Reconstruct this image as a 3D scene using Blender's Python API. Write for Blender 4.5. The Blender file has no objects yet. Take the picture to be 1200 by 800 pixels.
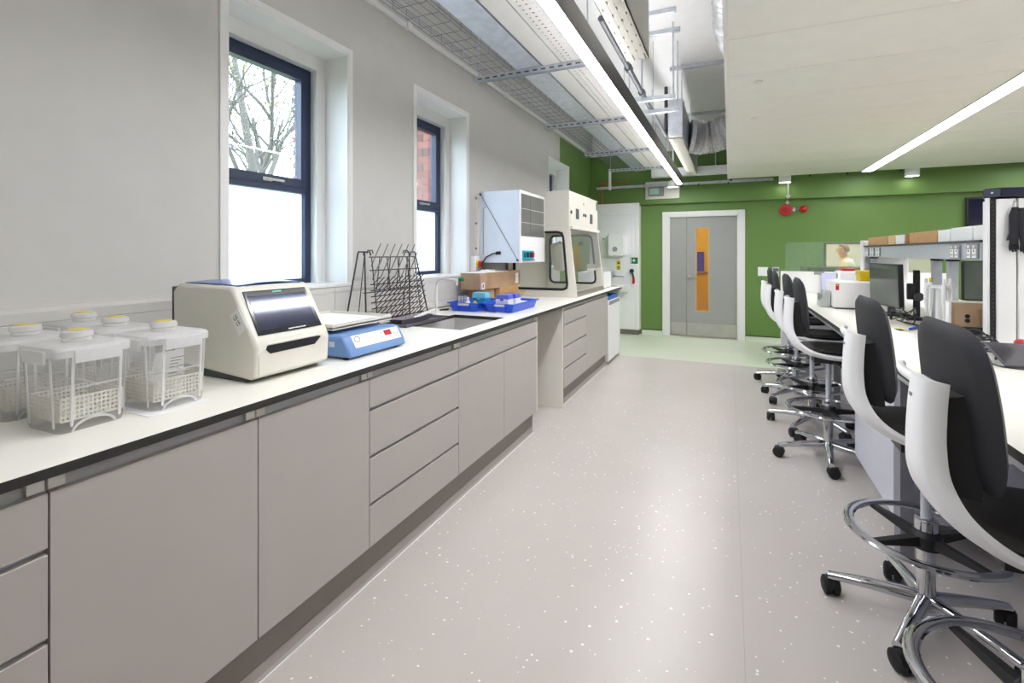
import bpy, bmesh, math, random
from math import sin, cos, pi, radians
from mathutils import Vector, Matrix
random.seed(7)
S = bpy.context.scene
COL = S.collection

# ------------------------------------------------------------------ camera, sky, exposure
cd = bpy.data.cameras.new('camera'); cam = bpy.data.objects.new('camera', cd); COL.objects.link(cam)
cam.location = (0, 0, 1.38); cam.rotation_euler = (pi/2, 0, math.atan2(255, 567))
cd.sensor_width = 36; cd.lens = 36*567/1200; cd.shift_y = (296-400)/1200; cd.clip_start = 0.02; cd.clip_end = 200
S.camera = cam
W = bpy.data.worlds.new('sky'); S.world = W; W.use_nodes = True
bg = W.node_tree.nodes['Background']; bg.inputs[0].default_value = (0.70, 0.85, 1.0, 1); bg.inputs[1].default_value = 2.7
vs = S.view_settings
vs.view_transform = 'Standard'; vs.look = 'None'; vs.gamma = 1; vs.use_curve_mapping = False; vs.exposure = 2.05
LAMP = 14.0          # emission of the linear lamps' diffusers

# ------------------------------------------------------------------ materials
def lin(c):
    return tuple(((v/255/12.92) if v/255 <= 0.04045 else ((v/255+0.055)/1.055)**2.4) for v in c) + (1,)
MATS = {}
def mat(name, rgb, rough=0.5, metal=0.0, var=0.04, scale=8.0, bump=0.0, bscale=60, spec=0.5, emit=None, estr=0):
    if name in MATS: return MATS[name]
    m = bpy.data.materials.new(name); m.use_nodes = True
    nt = m.node_tree; p = nt.nodes['Principled BSDF']
    p.inputs['Roughness'].default_value = rough; p.inputs['Metallic'].default_value = metal
    p.inputs['Specular IOR Level'].default_value = spec
    c = lin(rgb)
    tc = nt.nodes.new('ShaderNodeTexCoord')
    n = nt.nodes.new('ShaderNodeTexNoise'); n.inputs['Scale'].default_value = scale; n.inputs['Detail'].default_value = 3
    nt.links.new(tc.outputs['Object'], n.inputs['Vector'])
    r = nt.nodes.new('ShaderNodeValToRGB')
    r.color_ramp.elements[0].position = 0.3; r.color_ramp.elements[1].position = 0.7
    r.color_ramp.elements[0].color = tuple(v*(1-var) for v in c[:3])+(1,)
    r.color_ramp.elements[1].color = tuple(min(1, v*(1+var)) for v in c[:3])+(1,)
    nt.links.new(n.outputs['Fac'], r.inputs['Fac']); nt.links.new(r.outputs['Color'], p.inputs['Base Color'])
    if bump:
        n2 = nt.nodes.new('ShaderNodeTexNoise'); n2.inputs['Scale'].default_value = bscale; n2.inputs['Detail'].default_value = 4
        nt.links.new(tc.outputs['Object'], n2.inputs['Vector'])
        b = nt.nodes.new('ShaderNodeBump'); b.inputs['Strength'].default_value = bump; b.inputs['Distance'].default_value = 0.01
        nt.links.new(n2.outputs['Fac'], b.inputs['Height']); nt.links.new(b.outputs['Normal'], p.inputs['Normal'])
    if emit:
        p.inputs['Emission Color'].default_value = lin(emit); p.inputs['Emission Strength'].default_value = estr
    MATS[name] = m; return m
def clear(name, rgb, opac, rough=0.05, gloss=0.12, trans=False):
    """thin clear sheet: mostly see-through, a little milky, with a sheen"""
    if name in MATS: return MATS[name]
    m = bpy.data.materials.new(name); m.use_nodes = True; nt = m.node_tree
    for n in list(nt.nodes): nt.nodes.remove(n)
    o = nt.nodes.new('ShaderNodeOutputMaterial')
    t = nt.nodes.new('ShaderNodeBsdfTransparent')
    d1 = nt.nodes.new('ShaderNodeBsdfTranslucent'); d2 = nt.nodes.new('ShaderNodeBsdfDiffuse')
    d1.inputs[0].default_value = lin(rgb); d2.inputs[0].default_value = lin(rgb)
    d = nt.nodes.new('ShaderNodeMixShader'); d.inputs[0].default_value = 0.15 if trans else 0.55
    nt.links.new(d1.outputs[0], d.inputs[1]); nt.links.new(d2.outputs[0], d.inputs[2])
    g = nt.nodes.new('ShaderNodeBsdfGlossy'); g.inputs['Roughness'].default_value = rough
    nz = nt.nodes.new('ShaderNodeTexNoise'); nz.inputs['Scale'].default_value = 6
    mr = nt.nodes.new('ShaderNodeMapRange'); mr.inputs['To Min'].default_value = opac*0.9; mr.inputs['To Max'].default_value = min(1, opac*1.1)
    nt.links.new(nz.outputs['Fac'], mr.inputs['Value'])
    m1 = nt.nodes.new('ShaderNodeMixShader'); nt.links.new(mr.outputs['Result'], m1.inputs[0])
    nt.links.new(t.outputs[0], m1.inputs[1]); nt.links.new(d.outputs[0], m1.inputs[2])
    lw = nt.nodes.new('ShaderNodeFresnel'); lw.inputs['IOR'].default_value = 1.45
    mu = nt.nodes.new('ShaderNodeMath'); mu.operation = 'MULTIPLY'; mu.inputs[1].default_value = gloss*8
    mu.use_clamp = True
    nt.links.new(lw.outputs[0], mu.inputs[0])
    m2 = nt.nodes.new('ShaderNodeMixShader'); nt.links.new(mu.outputs[0], m2.inputs[0])
    nt.links.new(m1.outputs[0], m2.inputs[1]); nt.links.new(g.outputs[0], m2.inputs[2]); nt.links.new(m2.outputs[0], o.inputs[0])
    MATS[name] = m; return m
def emat(name, rgb, strength):
    if name in MATS: return MATS[name]
    m = bpy.data.materials.new(name); m.use_nodes = True; nt = m.node_tree
    for n in list(nt.nodes): nt.nodes.remove(n)
    o = nt.nodes.new('ShaderNodeOutputMaterial'); e = nt.nodes.new('ShaderNodeEmission')
    e.inputs[0].default_value = lin(rgb); e.inputs[1].default_value = strength
    nt.links.new(e.outputs[0], o.inputs[0]); MATS[name] = m; return m
def floormat(name, rgb, seed=0.0):
    m = mat(name, rgb, 0.33, 0, 0.03, 1.5, 0.0)
    nt = m.node_tree; p = nt.nodes['Principled BSDF']; src = p.inputs['Base Color'].links[0].from_socket
    tc = nt.nodes.new('ShaderNodeTexCoord')
    v = nt.nodes.new('ShaderNodeTexVoronoi'); v.inputs['Scale'].default_value = 34
    nt.links.new(tc.outputs['Object'], v.inputs['Vector'])
    sep = nt.nodes.new('ShaderNodeSeparateColor'); nt.links.new(v.outputs['Color'], sep.inputs[0])
    a = nt.nodes.new('ShaderNodeMath'); a.operation = 'MULTIPLY'; a.inputs[1].default_value = 0.2
    nt.links.new(sep.outputs[0], a.inputs[0])
    lt = nt.nodes.new('ShaderNodeMath'); lt.operation = 'LESS_THAN'
    nt.links.new(v.outputs['Distance'], lt.inputs[0]); nt.links.new(a.outputs[0], lt.inputs[1])
    gt = nt.nodes.new('ShaderNodeMath'); gt.operation = 'GREATER_THAN'; gt.inputs[1].default_value = 0.3
    nt.links.new(sep.outputs[1], gt.inputs[0])
    mu = nt.nodes.new('ShaderNodeMath'); mu.operation = 'MULTIPLY'
    nt.links.new(lt.outputs[0], mu.inputs[0]); nt.links.new(gt.outputs[0], mu.inputs[1])
    mx = nt.nodes.new('ShaderNodeMix'); mx.data_type = 'RGBA'; mx.inputs['B'].default_value = (0.9, 0.89, 0.86, 1)
    nt.links.new(mu.outputs[0], mx.inputs['Factor']); nt.links.new(src, mx.inputs['A'])
    nt.links.new(mx.outputs['Result'], p.inputs['Base Color'])
    return m

M_wall = mat('white_wall_paint', (207, 205, 201), 0.65, var=0.015)
M_ceil = mat('ceiling_paint', (246, 245, 243), 0.7, var=0.02)
M_green = mat('green_wall_paint', (104, 137, 70), 0.5, var=0.02, scale=2)
M_trim = mat('white_gloss_paint', (236, 236, 234), 0.3, var=0.01)
M_lam = mat('white_laminate', (247, 245, 236), 0.3, var=0.01)
M_edge = mat('dark_laminate_core', (52, 50, 48), 0.45)
M_front = mat('grey_cabinet_laminate', (184, 178, 173), 0.38, var=0.012)
M_plinth = mat('plinth_grey', (130, 121, 115), 0.45, var=0.02)
M_cove = mat('cove_grey', (166, 158, 152), 0.4, var=0.02)
M_carc = mat('cream_carcass', (238, 235, 225), 0.5, var=0.015)
M_alu = mat('brushed_aluminium', (206, 211, 220), 0.34, 0.45, var=0.05, scale=30)
M_galv = mat('galvanised_steel', (206, 212, 220), 0.32, 0.55, var=0.12, scale=14)
M_chrome = mat('chrome', (205, 207, 212), 0.08, 1.0, var=0.02)
M_black = mat('black_plastic', (26, 26, 28), 0.45, var=0.1)
M_rubber = mat('black_rubber', (20, 20, 22), 0.6, var=0.1)
M_white = mat('white_plastic', (248, 248, 249), 0.32, var=0.012)
M_cream = mat('cream_plastic', (230, 227, 216), 0.35, var=0.015)
M_navy = mat('navy_window_frame', (34, 48, 78), 0.35, var=0.05)
M_fab = mat('charcoal_upholstery', (31, 31, 37), 0.62, var=0.1, scale=120, bump=0.08, bscale=500)
M_seat = mat('charcoal_seat_fabric', (40, 38, 38), 0.7, var=0.1, scale=120, bump=0.08, bscale=500)
M_card = mat('cardboard', (196, 156, 108), 0.75, var=0.06, scale=20)
M_cardd = mat('brown_cardboard', (178, 146, 116), 0.75, var=0.05, scale=20)
M_tape = mat('parcel_tape', (168, 132, 98), 0.35, var=0.05)
M_paper = mat('white_paper', (242, 242, 240), 0.7, var=0.01)
M_ink = mat('printed_ink', (60, 60, 66), 0.6)
M_red = mat('signal_red', (196, 24, 30), 0.35, var=0.05)
M_blue = mat('blue_tray_plastic', (30, 84, 214), 0.35, var=0.05)
M_teal = mat('teal_plastic', (40, 148, 190), 0.35, var=0.05)
M_lilac = mat('lilac_lid_plastic', (92, 104, 206), 0.3, var=0.08)
M_copper = mat('copper', (196, 112, 70), 0.35, 0.8, var=0.1)
M_wood = mat('pale_timber', (206, 170, 112), 0.5, var=0.08, scale=16)
M_wireg = mat('dull_zinc_wire', (120, 126, 136), 0.4, 0.3, var=0.1)
M_trunk = mat('pale_grey_enamel', (226, 223, 219), 0.45, var=0.015)
M_chan = mat('channel_grey', (206, 205, 204), 0.3, 0.2)
M_foil = mat('foil', (232, 232, 232), 0.25, 0.5, var=0.15, scale=30, bump=0.9, bscale=55)
M_glass = clear('clear_glass', (225, 240, 235), 0.03, 0.02, 0.06)
M_screen = clear('green_tint_glass', (196, 226, 200), 0.16, 0.03, 0.12)
M_frost = clear('frosted_glass', (248, 250, 255), 0.93, 0.3, 0.03, trans=True)
M_bin = clear('translucent_polypropylene', (255, 255, 255), 0.17, 0.25, 0.04)
M_lid = clear('milky_lid_plastic', (255, 255, 255), 0.66, 0.3, 0.05)
M_diff = emat('lamp_diffuser', (252, 252, 255), LAMP)
M_up = emat('added_uplight_glow', (252, 252, 255), LAMP*0.4)
M_raft = emat('raft_lamp_diffuser', (252, 252, 255), LAMP*0.38)
M_spot = emat('downlight_lens', (255, 250, 244), 6)
M_grey = mat('mid_grey_plastic', (150, 152, 154), 0.45)
M_dgrey = mat('dark_grey_plastic', (74, 76, 80), 0.45)
M_lav = mat('pale_lavender_panel', (206, 206, 218), 0.4, var=0.02)
M_yel = mat('yellow_plastic', (226, 204, 20), 0.35, var=0.04)
M_dscr = mat('dark_screen_glass', (16, 18, 26), 0.12, var=0.1, spec=0.6)
M_steel = mat('stainless_steel', (196, 194, 190), 0.28, 0.9, var=0.06, scale=5)
M_doorg = mat('grey_door_laminate', (160, 161, 158), 0.42, var=0.015)
M_sgreen = mat('safety_green', (12, 120, 72), 0.4)
M_floor = floormat('grey_speckled_vinyl', (198, 191, 186))
M_gfloor = floormat('pale_green_vinyl', (214, 221, 200))

# ------------------------------------------------------------------ mesh helpers
class MB:
    def __init__(s): s.v = []; s.f = []; s.fm = []
    def add(s, vs, fs, mi=0):
        b = len(s.v); s.v += [tuple(p) for p in vs]
        for f in fs: s.f.append([b+i for i in f]); s.fm.append(mi)
        return s
    def box(s, x0, x1, y0, y1, z0, z1, mi=0, M=None):
        vs = [Vector(p) for p in ((x0,y0,z0),(x1,y0,z0),(x1,y1,z0),(x0,y1,z0),(x0,y0,z1),(x1,y0,z1),(x1,y1,z1),(x0,y1,z1))]
        if M: vs = [M @ p for p in vs]
        return s.add(vs, [(0,3,2,1),(4,5,6,7),(0,1,5,4),(1,2,6,5),(2,3,7,6),(3,0,4,7)], mi)
    def hexa(s, p, mi=0):
        return s.add(p, [(0,3,2,1),(4,5,6,7),(0,1,5,4),(1,2,6,5),(2,3,7,6),(3,0,4,7)], mi)
    def cyl(s, p0, p1, r, n=12, r2=None, cap=True, mi=0):
        p0 = Vector(p0); p1 = Vector(p1); r2 = r if r2 is None else r2
        d = (p1-p0).normalized(); u = d.orthogonal().normalized(); w = d.cross(u)
        vs = []
        for p, q in ((p0, r), (p1, r2)):
            for i in range(n):
                a = 2*pi*i/n; vs.append(p+(u*cos(a)+w*sin(a))*q)
        fs = [(i, (i+1) % n, n+(i+1) % n, n+i) for i in range(n)]
        if cap: fs += [tuple(range(n-1, -1, -1)), tuple(range(n, 2*n))]
        return s.add(vs, fs, mi)
    def tube(s, pts, r, n=8, cap=True, mi=0, closed=False):
        pts = [Vector(p) for p in pts]; m = len(pts); rs = r if isinstance(r, (list, tuple)) else [r]*m
        vs = []; u = None
        for i, p in enumerate(pts):
            if closed: d = pts[(i+1) % m]-pts[i-1]
            else: d = pts[min(i+1, m-1)]-pts[max(i-1, 0)]
            d.normalize()
            if u is None: u = d.orthogonal().normalized()
            else:
                u = u-d*u.dot(d)
                if u.length < 1e-6: u = d.orthogonal()
                u.normalize()
            w = d.cross(u)
            for k in range(n):
                a = 2*pi*k/n; vs.append(p+(u*cos(a)+w*sin(a))*rs[i])
        fs = []
        for i in range(m if closed else m-1):
            j = (i+1) % m
            for k in range(n):
                fs.append((i*n+k, i*n+(k+1) % n, j*n+(k+1) % n, j*n+k))
        if cap and not closed: fs += [tuple(range(n-1, -1, -1)), tuple(range((m-1)*n, m*n))]
        return s.add(vs, fs, mi)
    def prism(s, prof, axis, a, b, mi=0):
        """prof: 2D points; axis y -> (x,z); axis x -> (y,z); axis z -> (x,y)"""
        n = len(prof)
        def P(q, t): return (q[0], t, q[1]) if axis == 'y' else ((t, q[0], q[1]) if axis == 'x' else (q[0], q[1], t))
        vs = [P(q, a) for q in prof]+[P(q, b) for q in prof]
        fs = [(i, (i+1) % n, n+(i+1) % n, n+i) for i in range(n)]+[tuple(range(n-1, -1, -1)), tuple(range(n, 2*n))]
        return s.add(vs, fs, mi)
    def lathe(s, prof, n=24, c=(0,0,0), mi=0):
        vs = []; m = len(prof)
        for r, z in prof:
            for k in range(n):
                a = 2*pi*k/n; vs.append((c[0]+r*cos(a), c[1]+r*sin(a), c[2]+z))
        fs = [(i*n+k, i*n+(k+1) % n, (i+1)*n+(k+1) % n, (i+1)*n+k) for i in range(m-1) for k in range(n)]
        if prof[0][0] > 1e-5: fs.append(tuple(range(n-1, -1, -1)))
        if prof[-1][0] > 1e-5: fs.append(tuple(range((m-1)*n, m*n)))
        return s.add(vs, fs, mi)
    def grid(s, rows, mi=0):
        n = len(rows[0]); vs = [p for r in rows for p in r]
        return s.add(vs, [(i*n+k, i*n+k+1, (i+1)*n+k+1, (i+1)*n+k) for i in range(len(rows)-1) for k in range(n-1)], mi)
    def mesh(s, name, mats, smooth=True, off=(0,0,0), ang=32):
        me = bpy.data.meshes.new(name)
        o = Vector(off)
        me.from_pydata([tuple(Vector(p)-o) for p in s.v], [], s.f); me.update()
        for m in (mats if isinstance(mats, (list, tuple)) else [mats]): me.materials.append(m)
        me.polygons.foreach_set('material_index', s.fm)
        bm = bmesh.new(); bm.from_mesh(me)
        if ang > 45: bmesh.ops.remove_doubles(bm, verts=bm.verts, dist=1e-5)
        bmesh.ops.recalc_face_normals(bm, faces=bm.faces)
        if smooth:
            lim = radians(ang)
            for f in bm.faces: f.smooth = True
            for e in bm.edges:
                if len(e.link_faces) != 2 or e.calc_face_angle(0) > lim: e.smooth = False
        bm.to_mesh(me); bm.free(); return me
    def build(s, name, mats, parent=None, bevel=0, smooth=True, solid=0, sub=0, seg=2, world=True):
        off = parent['_w'] if (parent is not None and world and '_w' in parent) else (0,0,0)
        me = s.mesh(name, mats, smooth, off)
        o = bpy.data.objects.new(name, me); COL.objects.link(o)
        if parent is not None:
            o.parent = parent
            if world and '_w' in parent: o['_w'] = list(parent['_w'])
        if solid:
            k = o.modifiers.new('solid', 'SOLIDIFY'); k.thickness = solid; k.offset = 0
        if sub:
            k = o.modifiers.new('sub', 'SUBSURF'); k.levels = sub; k.render_levels = sub
        if bevel:
            k = o.modifiers.new('bevel', 'BEVEL'); k.width = bevel; k.segments = seg; k.limit_method = 'ANGLE'; k.angle_limit = radians(40)
            k.harden_normals = False
        return o
def B(*a, **k): return MB().box(*a, **k)
def tag(o, label, cat, group=None):
    o['label'] = label; o['category'] = cat
    if group: o['group'] = group
    return o
def thing(name, label, cat, loc=(0,0,0), rz=0, group=None):
    o = bpy.data.objects.new(name, None); COL.objects.link(o); o.empty_display_size = 0.05
    o.location = loc; o.rotation_euler = (0, 0, rz); o['_w'] = list(loc)
    return tag(o, label, cat, group)
def struct(o): o['kind'] = 'structure'; return o
def sroot(name, loc):
    o = bpy.data.objects.new(name, None); COL.objects.link(o); o.location = loc; o['_w'] = list(loc); o['kind'] = 'structure'; return o
def single(name, mb, m, label, cat, group=None, loc=None, **kw):
    """one-mesh thing whose origin sits at loc"""
    loc = loc or (0,0,0)
    me = mb.mesh(name, m, kw.get('smooth', True), loc)
    o = bpy.data.objects.new(name, me); COL.objects.link(o); o.location = loc; o['_w'] = list(loc)
    if kw.get('bevel'):
        k = o.modifiers.new('bevel', 'BEVEL'); k.width = kw['bevel']; k.segments = 2; k.limit_method = 'ANGLE'; k.angle_limit = radians(40)
    return tag(o, label, cat, group)
def text(s, size, M, m, parent, name='lettering', ext=0.0004):
    cu = bpy.data.curves.new(name, 'FONT'); cu.body = s; cu.size = size; cu.align_x = 'CENTER'; cu.align_y = 'CENTER'; cu.extrude = ext
    t = bpy.data.objects.new(name, cu); COL.objects.link(t)
    dg = bpy.context.evaluated_depsgraph_get(); me = bpy.data.meshes.new_from_object(t.evaluated_get(dg))
    bpy.data.objects.remove(t)
    off = Vector(parent['_w']) if '_w' in parent else Vector()
    me.transform(Matrix.Translation(-off) @ M); me.materials.clear(); me.materials.append(m)
    o = bpy.data.objects.new(name, me); COL.objects.link(o); o.parent = parent; return o
def place(origin, xdir, ydir):
    x = Vector(xdir).normalized(); y = Vector(ydir).normalized(); z = x.cross(y)
    return Matrix.Translation(origin) @ Matrix((x, y, z)).transposed().to_4x4()
def rr(x0, x1, y0, y1, r, n=5):
    """rounded rectangle outline"""
    out = []
    for cx, cy, a0 in ((x1-r, y0+r, -90), (x1-r, y1-r, 0), (x0+r, y1-r, 90), (x0+r, y0+r, 180)):
        for i in range(n+1):
            a = radians(a0+90*i/n); out.append((cx+r*cos(a), cy+r*sin(a)))
    return out

# ------------------------------------------------------------------ the room
XW, YB, ZC = -2.228, 8.43, 3.48
YF, XR = -2.6, 4.7
struct(B(XW-0.3, XR, YF, 6.546, -0.1, 0).build('floor', M_floor))
struct(B(XW-0.3, XR, 6.546, YB+0.15, -0.1, 0).build('floor', M_gfloor))
struct(B(0.0455, 0.048, 1.2, 6.546, 0, 0.0006).build('trim_1', mat('floor_line', (178, 172, 166), 0.4)))  # thin darker line along the floor
struct(B(XW-0.3, XR+0.1, YF-0.1, YB+0.15, ZC, ZC+0.1).build('ceiling', M_ceil))
WIN = [(1.572, 2.396), (3.125, 3.929), (6.162, 7.034)]
ZS, ZH = 1.17, 2.65
wl = MB(); wg = MB()
X0 = XW-0.30
ys = YF
for a, b in WIN[:2]:
    wl.box(X0, XW, ys, a, 0, ZC); wl.box(X0, XW, a, b, 0, ZS); wl.box(X0, XW, a, b, ZH, ZC); ys = b
a, b = WIN[2]; G = 6.63
wl.box(X0, XW, ys, a, 0, ZC); wl.box(X0, XW, a, G, 0, ZS); wl.box(X0, XW, a, G, ZH, ZC)
wg.box(X0, XW, G, b, 0, ZS); wg.box(X0, XW, G, b, ZH, 3.05); wg.box(X0, XW, b, YB, 0, 3.05)
wl.box(X0, XW, G, YB, 3.05, ZC)
struct(wl.build('wall_left', M_wall)); struct(wg.build('wall_left', M_green))
# back wall: door opening and internal window opening
DX0, DX1, DZ = -0.925, 0.128, 1.985
NX0, NX1, NZ0, NZ1 = 1.275, 2.6, 1.0, 1.53
wb = MB()
wb.box(X0, DX0, YB, YB+0.15, 0, 3.05); wb.box(DX0, DX1, YB, YB+0.15, DZ, 3.05); wb.box(DX1, NX0, YB, YB+0.15, 0, 3.05)
wb.box(NX0, NX1, YB, YB+0.15, 0, NZ0); wb.box(NX0, NX1, YB, YB+0.15, NZ1, 3.05); wb.box(NX1, XR, YB, YB+0.15, 0, 3.05)
struct(wb.build('wall_back', M_green))
struct(B(X0, XR, YB, YB+0.15, 3.05, ZC).build('wall_back', M_ceil))
struct(B(XW, XR, 8.33, YB, 2.19, 3.05).build('trim_2', M_green))           # bulkhead beam
struct(B(XR, XR+0.1, YF, YB+0.15, 0, ZC).build('wall_right', M_wall))
struct(B(XW-0.3, XR+0.1, YF-0.1, YF, 0, ZC).build('wall_front', M_wall))
# coved skirting on the green wall with its black capping strip
for x0, x1 in ((-1.36, -1.03), (0.225, 0.56), (0.56, XR)):
    s = struct(MB().prism([(YB-0.03, 0.0), (YB-0.022, 0.012), (YB-0.008, 0.04), (YB-0.008, 0.075), (YB, 0.075), (YB, 0)], 'x', x0, x1).build('baseboard_back', M_gfloor))
    B(x0, x1, YB-0.011, YB, 0.075, 0.086).build('capping_strip', M_black, s)

# ------------------------------------------------------------------ windows in the left wall
def window(i, y0, y1, mirror=False):
    w = sroot('window_%d' % i, (XW, (y0+y1)/2, ZS))
    t = 0.012
    # lining boards of the outer reveal, then the stepped inner reveal
    L = MB()
    for (xa, xb, a, b, zb, zt) in ((XW-0.182, XW+0.006, y0, y1, ZS, ZH), (X0, XW-0.182, y0+0.085, y1-0.085, ZS+0.01, ZH-0.105)):
        pass
    xa, xb = XW-0.182, XW+0.004
    L.box(xa, xb, y0, y0+t, ZS, ZH); L.box(xa, xb, y1-t, y1, ZS, ZH); L.box(xa, xb, y0, y1, ZH-t, ZH)
    i0, i1, it = y0+0.085, y1-0.085, ZH-0.105
    L.box(X0, xa, y0, i0, ZS, ZH); L.box(X0, xa, i1, y1, ZS, ZH); L.box(X0, xa, i0, i1, it, ZH)
    L.build('reveal_lining', M_trim, w)
    B(X0, XW+0.03, y0, y1, ZS, ZS+0.018).build('window_sill', M_trim, w, bevel=0.004)
    C = MB()
    C.box(XW, XW+0.008, y0-0.035, y0, ZS, ZH+0.035); C.box(XW, XW+0.008, y1, y1+0.035, ZS, ZH+0.035); C.box(XW, XW+0.008, y0, y1, ZH, ZH+0.035)
    C.build('casing', M_trim, w, bevel=0.002)
    # aluminium frame
    fx0, fx1 = XW-0.292, XW-0.232
    zb, zm0, zm1, zt = ZS+0.018, 1.752, 1.845, it
    F = MB(); fw = 0.045
    F.box(fx0, fx1, i0, i0+fw, zb, zt); F.box(fx0, fx1, i1-fw, i1, zb, zt); F.box(fx0, fx1, i0+fw, i1-fw, zt-fw, zt)
    F.box(fx0, fx1, i0+fw, i1-fw, zm0, zm0+0.04); F.box(fx0, fx1, i0+fw, i1-fw, zb, zb+0.03)
    F.build('window_frame', M_navy, w, bevel=0.003)
    sx0, sx1 = fx0+0.005, fx1+0.006
    a, b = i0+fw-0.006, i1-fw+0.006; sb, stp = zm0+0.034, zt-fw+0.006; sw = 0.042
    Sh = MB()
    Sh.box(sx0, sx1, a, a+sw, sb, stp); Sh.box(sx0, sx1, b-sw, b, sb, stp); Sh.box(sx0, sx1, a+sw, b-sw, stp-sw, stp); Sh.box(sx0, sx1, a+sw, b-sw, sb, sb+sw+0.012)
    sh = Sh.build('opening_sash', M_navy, w, bevel=0.003)
    B(fx0+0.02, fx0+0.026, a+sw, b-sw, sb+sw+0.01, stp-sw).build('pane', M_glass, sh)
    hy = (i0+i1)/2
    h = MB().box(sx1, sx1+0.008, hy-0.03, hy+0.03, sb+0.012, sb+0.034)
    h.box(sx1+0.008, sx1+0.022, hy-0.012, hy+0.105, sb+0.016, sb+0.03)
    h.build('window_handle', M_steel, sh, bevel=0.004)
    B(fx0+0.02, fx0+0.028, i0+fw, i1-fw, zb+0.03, zm0).build('frosted_pane', M_frost, w)
    return w
for i, (a, b) in enumerate(WIN): window(i+1, a, b)

# dado trunking along the wall above the worktop
dado = sroot('trim_3', (XW, 1.5, 0.93))
prof = [(XW, 0.935), (XW+0.05, 0.935), (XW+0.05, 0.985), (XW+0.046, 0.988), (XW+0.05, 0.991), (XW+0.05, 1.133), (XW+0.046, 1.136), (XW+0.05, 1.139), (XW+0.05, 1.175), (XW+0.04, 1.19), (XW, 1.19)]
ysplit = [YF+0.3, 0.2, 2.23, 3.98]
segs = [(YF+0.3, 1.55), (1.55, 2.23), (2.23, 3.98)]
for a, b in segs:
    pr_ = prof if a < 1 else [(p[0], min(p[1], 1.168)) for p in prof]
    MB().prism(pr_, 'y', a+0.0015, b-0.0015).build('trunking_length', M_wall, dado)
M_line = mat('shadow_gap_grey', (120, 112, 106), 0.6)
# white conduit at the head of the left wall
cn = sroot('trim_4', (XW, 2, 3.07))
B(XW, XW+0.03, YF, 7.9, 3.065, 3.10).build('conduit_run', M_trim, cn, bevel=0.006)
for yy in (1.2, 3.0, 4.75, 6.4): MB().cyl((XW+0.0, yy, 3.083), (XW+0.045, yy, 3.083), 0.03, 14).build('junction_box', M_trim, cn)

# ------------------------------------------------------------------ door set
d = sroot('door_1', (-0.4, 8.41, 0))
fr = MB()
fr.box(-1.026, DX0, 8.405, YB, 0, 2.058); fr.box(DX1, 0.222, 8.405, YB, 0, 2.058); fr.box(DX0, DX1, 8.405, YB, DZ, 2.058)
fr.box(DX0-0.01, DX0+0.02, 8.415, YB+0.14, 0, DZ); fr.box(DX1-0.02, DX1+0.01, 8.415, YB+0.14, 0, DZ); fr.box(DX0, DX1, 8.415, YB+0.14, DZ-0.02, DZ+0.01)
fr.build('door_frame', M_trim, d, bevel=0.004)
LY0, LY1 = 8.45, 8.494
sl = B(DX0+0.022, -0.648, LY0, LY1, 0.008, DZ-0.022).build('side_leaf', M_doorg, d, bevel=0.002)
B(DX0+0.03, -0.655, LY0-0.003, LY0, 0.03, 0.23).build('kick_plate', M_steel, sl)
ml = MB(); VX0, VX1, VZ0, VZ1 = -0.507, -0.301, 0.418, 1.79
ml.box(-0.643, VX0, LY0, LY1, 0.008, DZ-0.022); ml.box(VX1, DX1-0.022, LY0, LY1, 0.008, DZ-0.022)
ml.box(VX0, VX1, LY0, LY1, 0.008, VZ0); ml.box(VX0, VX1, LY0, LY1, VZ1, DZ-0.022)
mlo = ml.build('door_leaf', M_doorg, d)
B(-0.635, DX1-0.03, LY0-0.003, LY0, 0.03, 0.23).build('kick_plate', M_steel, mlo)
bd = MB(); q = 0.018
bd.box(VX0, VX0+q, LY0-0.006, LY1+0.006, VZ0, VZ1); bd.box(VX1-q, VX1, LY0-0.006, LY1+0.006, VZ0, VZ1)
bd.box(VX0+q, VX1-q, LY0-0.006, LY1+0.006, VZ0, VZ0+q); bd.box(VX0+q, VX1-q, LY0-0.006, LY1+0.006, VZ1-q, VZ1)
bd.build('glazing_bead', M_wood, mlo)
B(VX0+q, VX1-q, LY0+0.018, LY0+0.024, VZ0+q, VZ1-q).build('vision_pane', M_glass, mlo)
hd = MB().cyl((-0.6, LY0, 0.985), (-0.6, LY0-0.012, 0.985), 0.026, 16).tube([(-0.6, LY0, 0.985), (-0.6, LY0-0.05, 0.985), (-0.585, LY0-0.06, 0.985), (-0.47, LY0-0.06, 0.985)], 0.0095, 8)
hd.build('lever_handle', M_steel, mlo)
# corridor beyond the door, yellow walls
cy = mat('yellow_wall_paint', (232, 178, 30), 0.55, var=0.02)
struct(B(-2.4, 0.85, YB+0.15, 11.3, -0.1, 0).build('floor', mat('ochre_vinyl', (186, 140, 40), 0.4, var=0.05)))
struct(B(-2.4, 0.85, 11.2, 11.3, 0, 2.8).build('wall_corridor', cy))
struct(B(-2.5, -2.4, YB+0.15, 11.3, 0, 2.8).build('wall_corridor', cy)); struct(B(0.85, 0.93, YB+0.15, 12.8, 0, 2.8).build('wall_corridor', cy))
struct(B(-2.5, 0.93, YB+0.15, 11.3, 2.8, 2.88).build('ceiling', M_ceil))
cl = thing('added_corridor_light', 'added unseen light panel brightening the yellow corridor beyond the door', 'light', (-0.7, 9.8, 2.74))  # unseen lamp added to light the corridor
B(-1.1, -0.3, 9.5, 10.1, 2.745, 2.8).build('housing', M_white, cl); B(-1.08, -0.32, 9.52, 10.08, 2.74, 2.745).build('diffuser', emat('added_corridor_glow', (255, 250, 240), 6), cl)
nb = thing('notice_board', 'blue notice board on the yellow corridor wall', 'board', (-0.62, 11.17, 1.1))
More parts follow.
